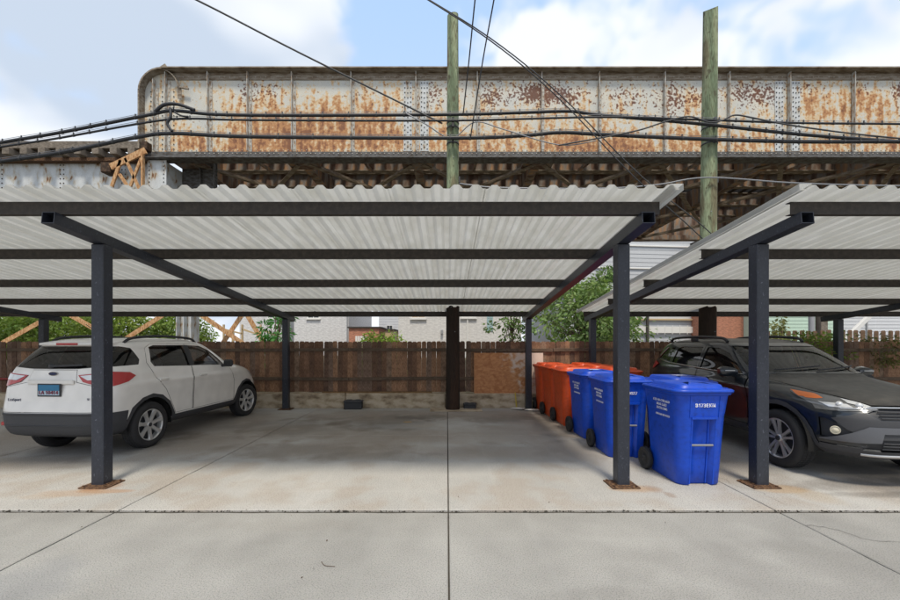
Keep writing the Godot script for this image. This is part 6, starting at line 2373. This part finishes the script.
# ------------------------------------------------------------------ small things
func small_things() -> void:
	var s := Shape.new()
	s.box(Vector3(0, 0, -0.006), Vector3(1.62, 0.94, 0.010))
	s.quad_uv(Vector3(-0.81, -0.47, 0.002), Vector3(0.81, -0.47, 0.002), Vector3(0.81, 0.47, 0.002), Vector3(-0.81, 0.47, 0.002), Vector2(0, 1), Vector2(1, 1), Vector2(1, 0), Vector2(0, 0))
	var o := part("strand_board", s, M.strand_board, self)
	o.position = Vector3(1.44, 0.80, -9.335)
	o.rotation = Vector3(-0.07, 0, 0)
	tag(o, "tan sheet of strand board leaning against the fence", "board")
	# bait boxes by the low wall
	var words := ["larger black bait box at the low wall, left of the pole", "small black bait box right beside the foot of the pole"]
	for k in 2:
		var b := thing("bait_box", words[k], "box", Vector3(-2.13 if k == 0 else 0.52, 0, -9.12), 0.05 - 0.1 * k)
		var w := 0.40 if k == 0 else 0.28
		var h := 0.2 if k == 0 else 0.13
		var q := Shape.new()
		q.box(Vector3(0, h * 0.4, 0), Vector3(w, h * 0.8, 0.2), 0.015)
		part("case", q, M.black_plastic, b)
		q = Shape.new()
		q.box(Vector3(0, h * 0.88, 0), Vector3(w + 0.02, h * 0.2, 0.215), 0.012)
		for i in 2:
			q.box(Vector3(-w * 0.25 + i * w * 0.5, h * 0.98 + 0.006, 0), Vector3(w * 0.3, 0.015, 0.12), 0.006)
		part("lid", q, M.grey_plastic, b)
	var paper := mat("paper", lin(0.7, 0.7, 0.68), 0.9)
	for k in 2:
		var q := Shape.new()
		var rings := []
		for i in 5:
			var ring := PackedVector3Array()
			for j in 9:
				var a := -TAU * j / 9.0
				var r: float = [0.02, 0.09, 0.11, 0.08, 0.02][i] * rng.randf_range(0.7, 1.2)
				ring.append(Vector3(cos(a) * r * 1.5, 0.008 * i + rng.randf() * 0.01, sin(a) * r))
			rings.append(ring)
		q.loft(rings, true, true, true, -1)
		var p := part("litter", q, paper, self)
		p.position = Vector3([1.62, 1.88][k], 0.004, [-9.05, -8.85][k])
		tag(p, ["crumpled white paper at the foot of the leaning board", "crumpled white paper beside the orange cart wheel"][k], "litter", "paper litter by the low wall")
	var st := Shape.new()
	st.bar(Vector3(1.60, 0.0, -9.20), Vector3(1.57, 0.36, -9.215), 0.03, 0.012, 0.002)
	var yellow := mat("stake_yellow", lin(0.55, 0.42, 0.08), 0.7)
	tag(part("stake", st, yellow, self), "thin yellow stake standing against the low wall", "stake")
	var rp := Shape.new()
	rp.tube([Vector3(-11.4, 0.67, -9.36), Vector3(-9.4, 0.65, -9.36)], 0.025, 10)
	var redm := mat("pipe_red", lin(0.30, 0.03, 0.03), 0.5)
	tag(part("pipe", rp, redm, self), "red pipe along the fence rail behind the white car", "pipe")
	# twigs and dead leaves blown onto the paving
	var twig := Shape.new()
	twig.tube(smooth_line([Vector3(-0.86, 0.003, -2.74), Vector3(-0.82, 0.004, -2.69), Vector3(-0.75, 0.003, -2.68)]), 0.002, 5)
	tag(part("twig", twig, M.rail_wood, self), "small curved twig lying on the alley concrete", "twig")
	var lf := Shape.new()
	for i in 90:
		var z := rng.randf_range(2.3, 9.0)
		var x := rng.randf_range(-0.95, 0.95) * z
		if rng.randf() < 0.35:
			z = 3.57 + rng.randfn(0, 0.05)
		if rng.randf() < 0.25:
			z = 9.05 + rng.randfn(0, 0.08)
			x = rng.randf_range(-3.5, 1.8)
		leaf(lf, Vector3(x, 0.006, -z), Vector3(rng.randfn(), 0.06, rng.randfn()), rng.randf_range(0.01, 0.024), 0.5)
	tag(part("leaf_litter", lf, M.rail_wood, self), "scattered dead leaves and crumbs on the paving", "leaf litter", "", "stuff")
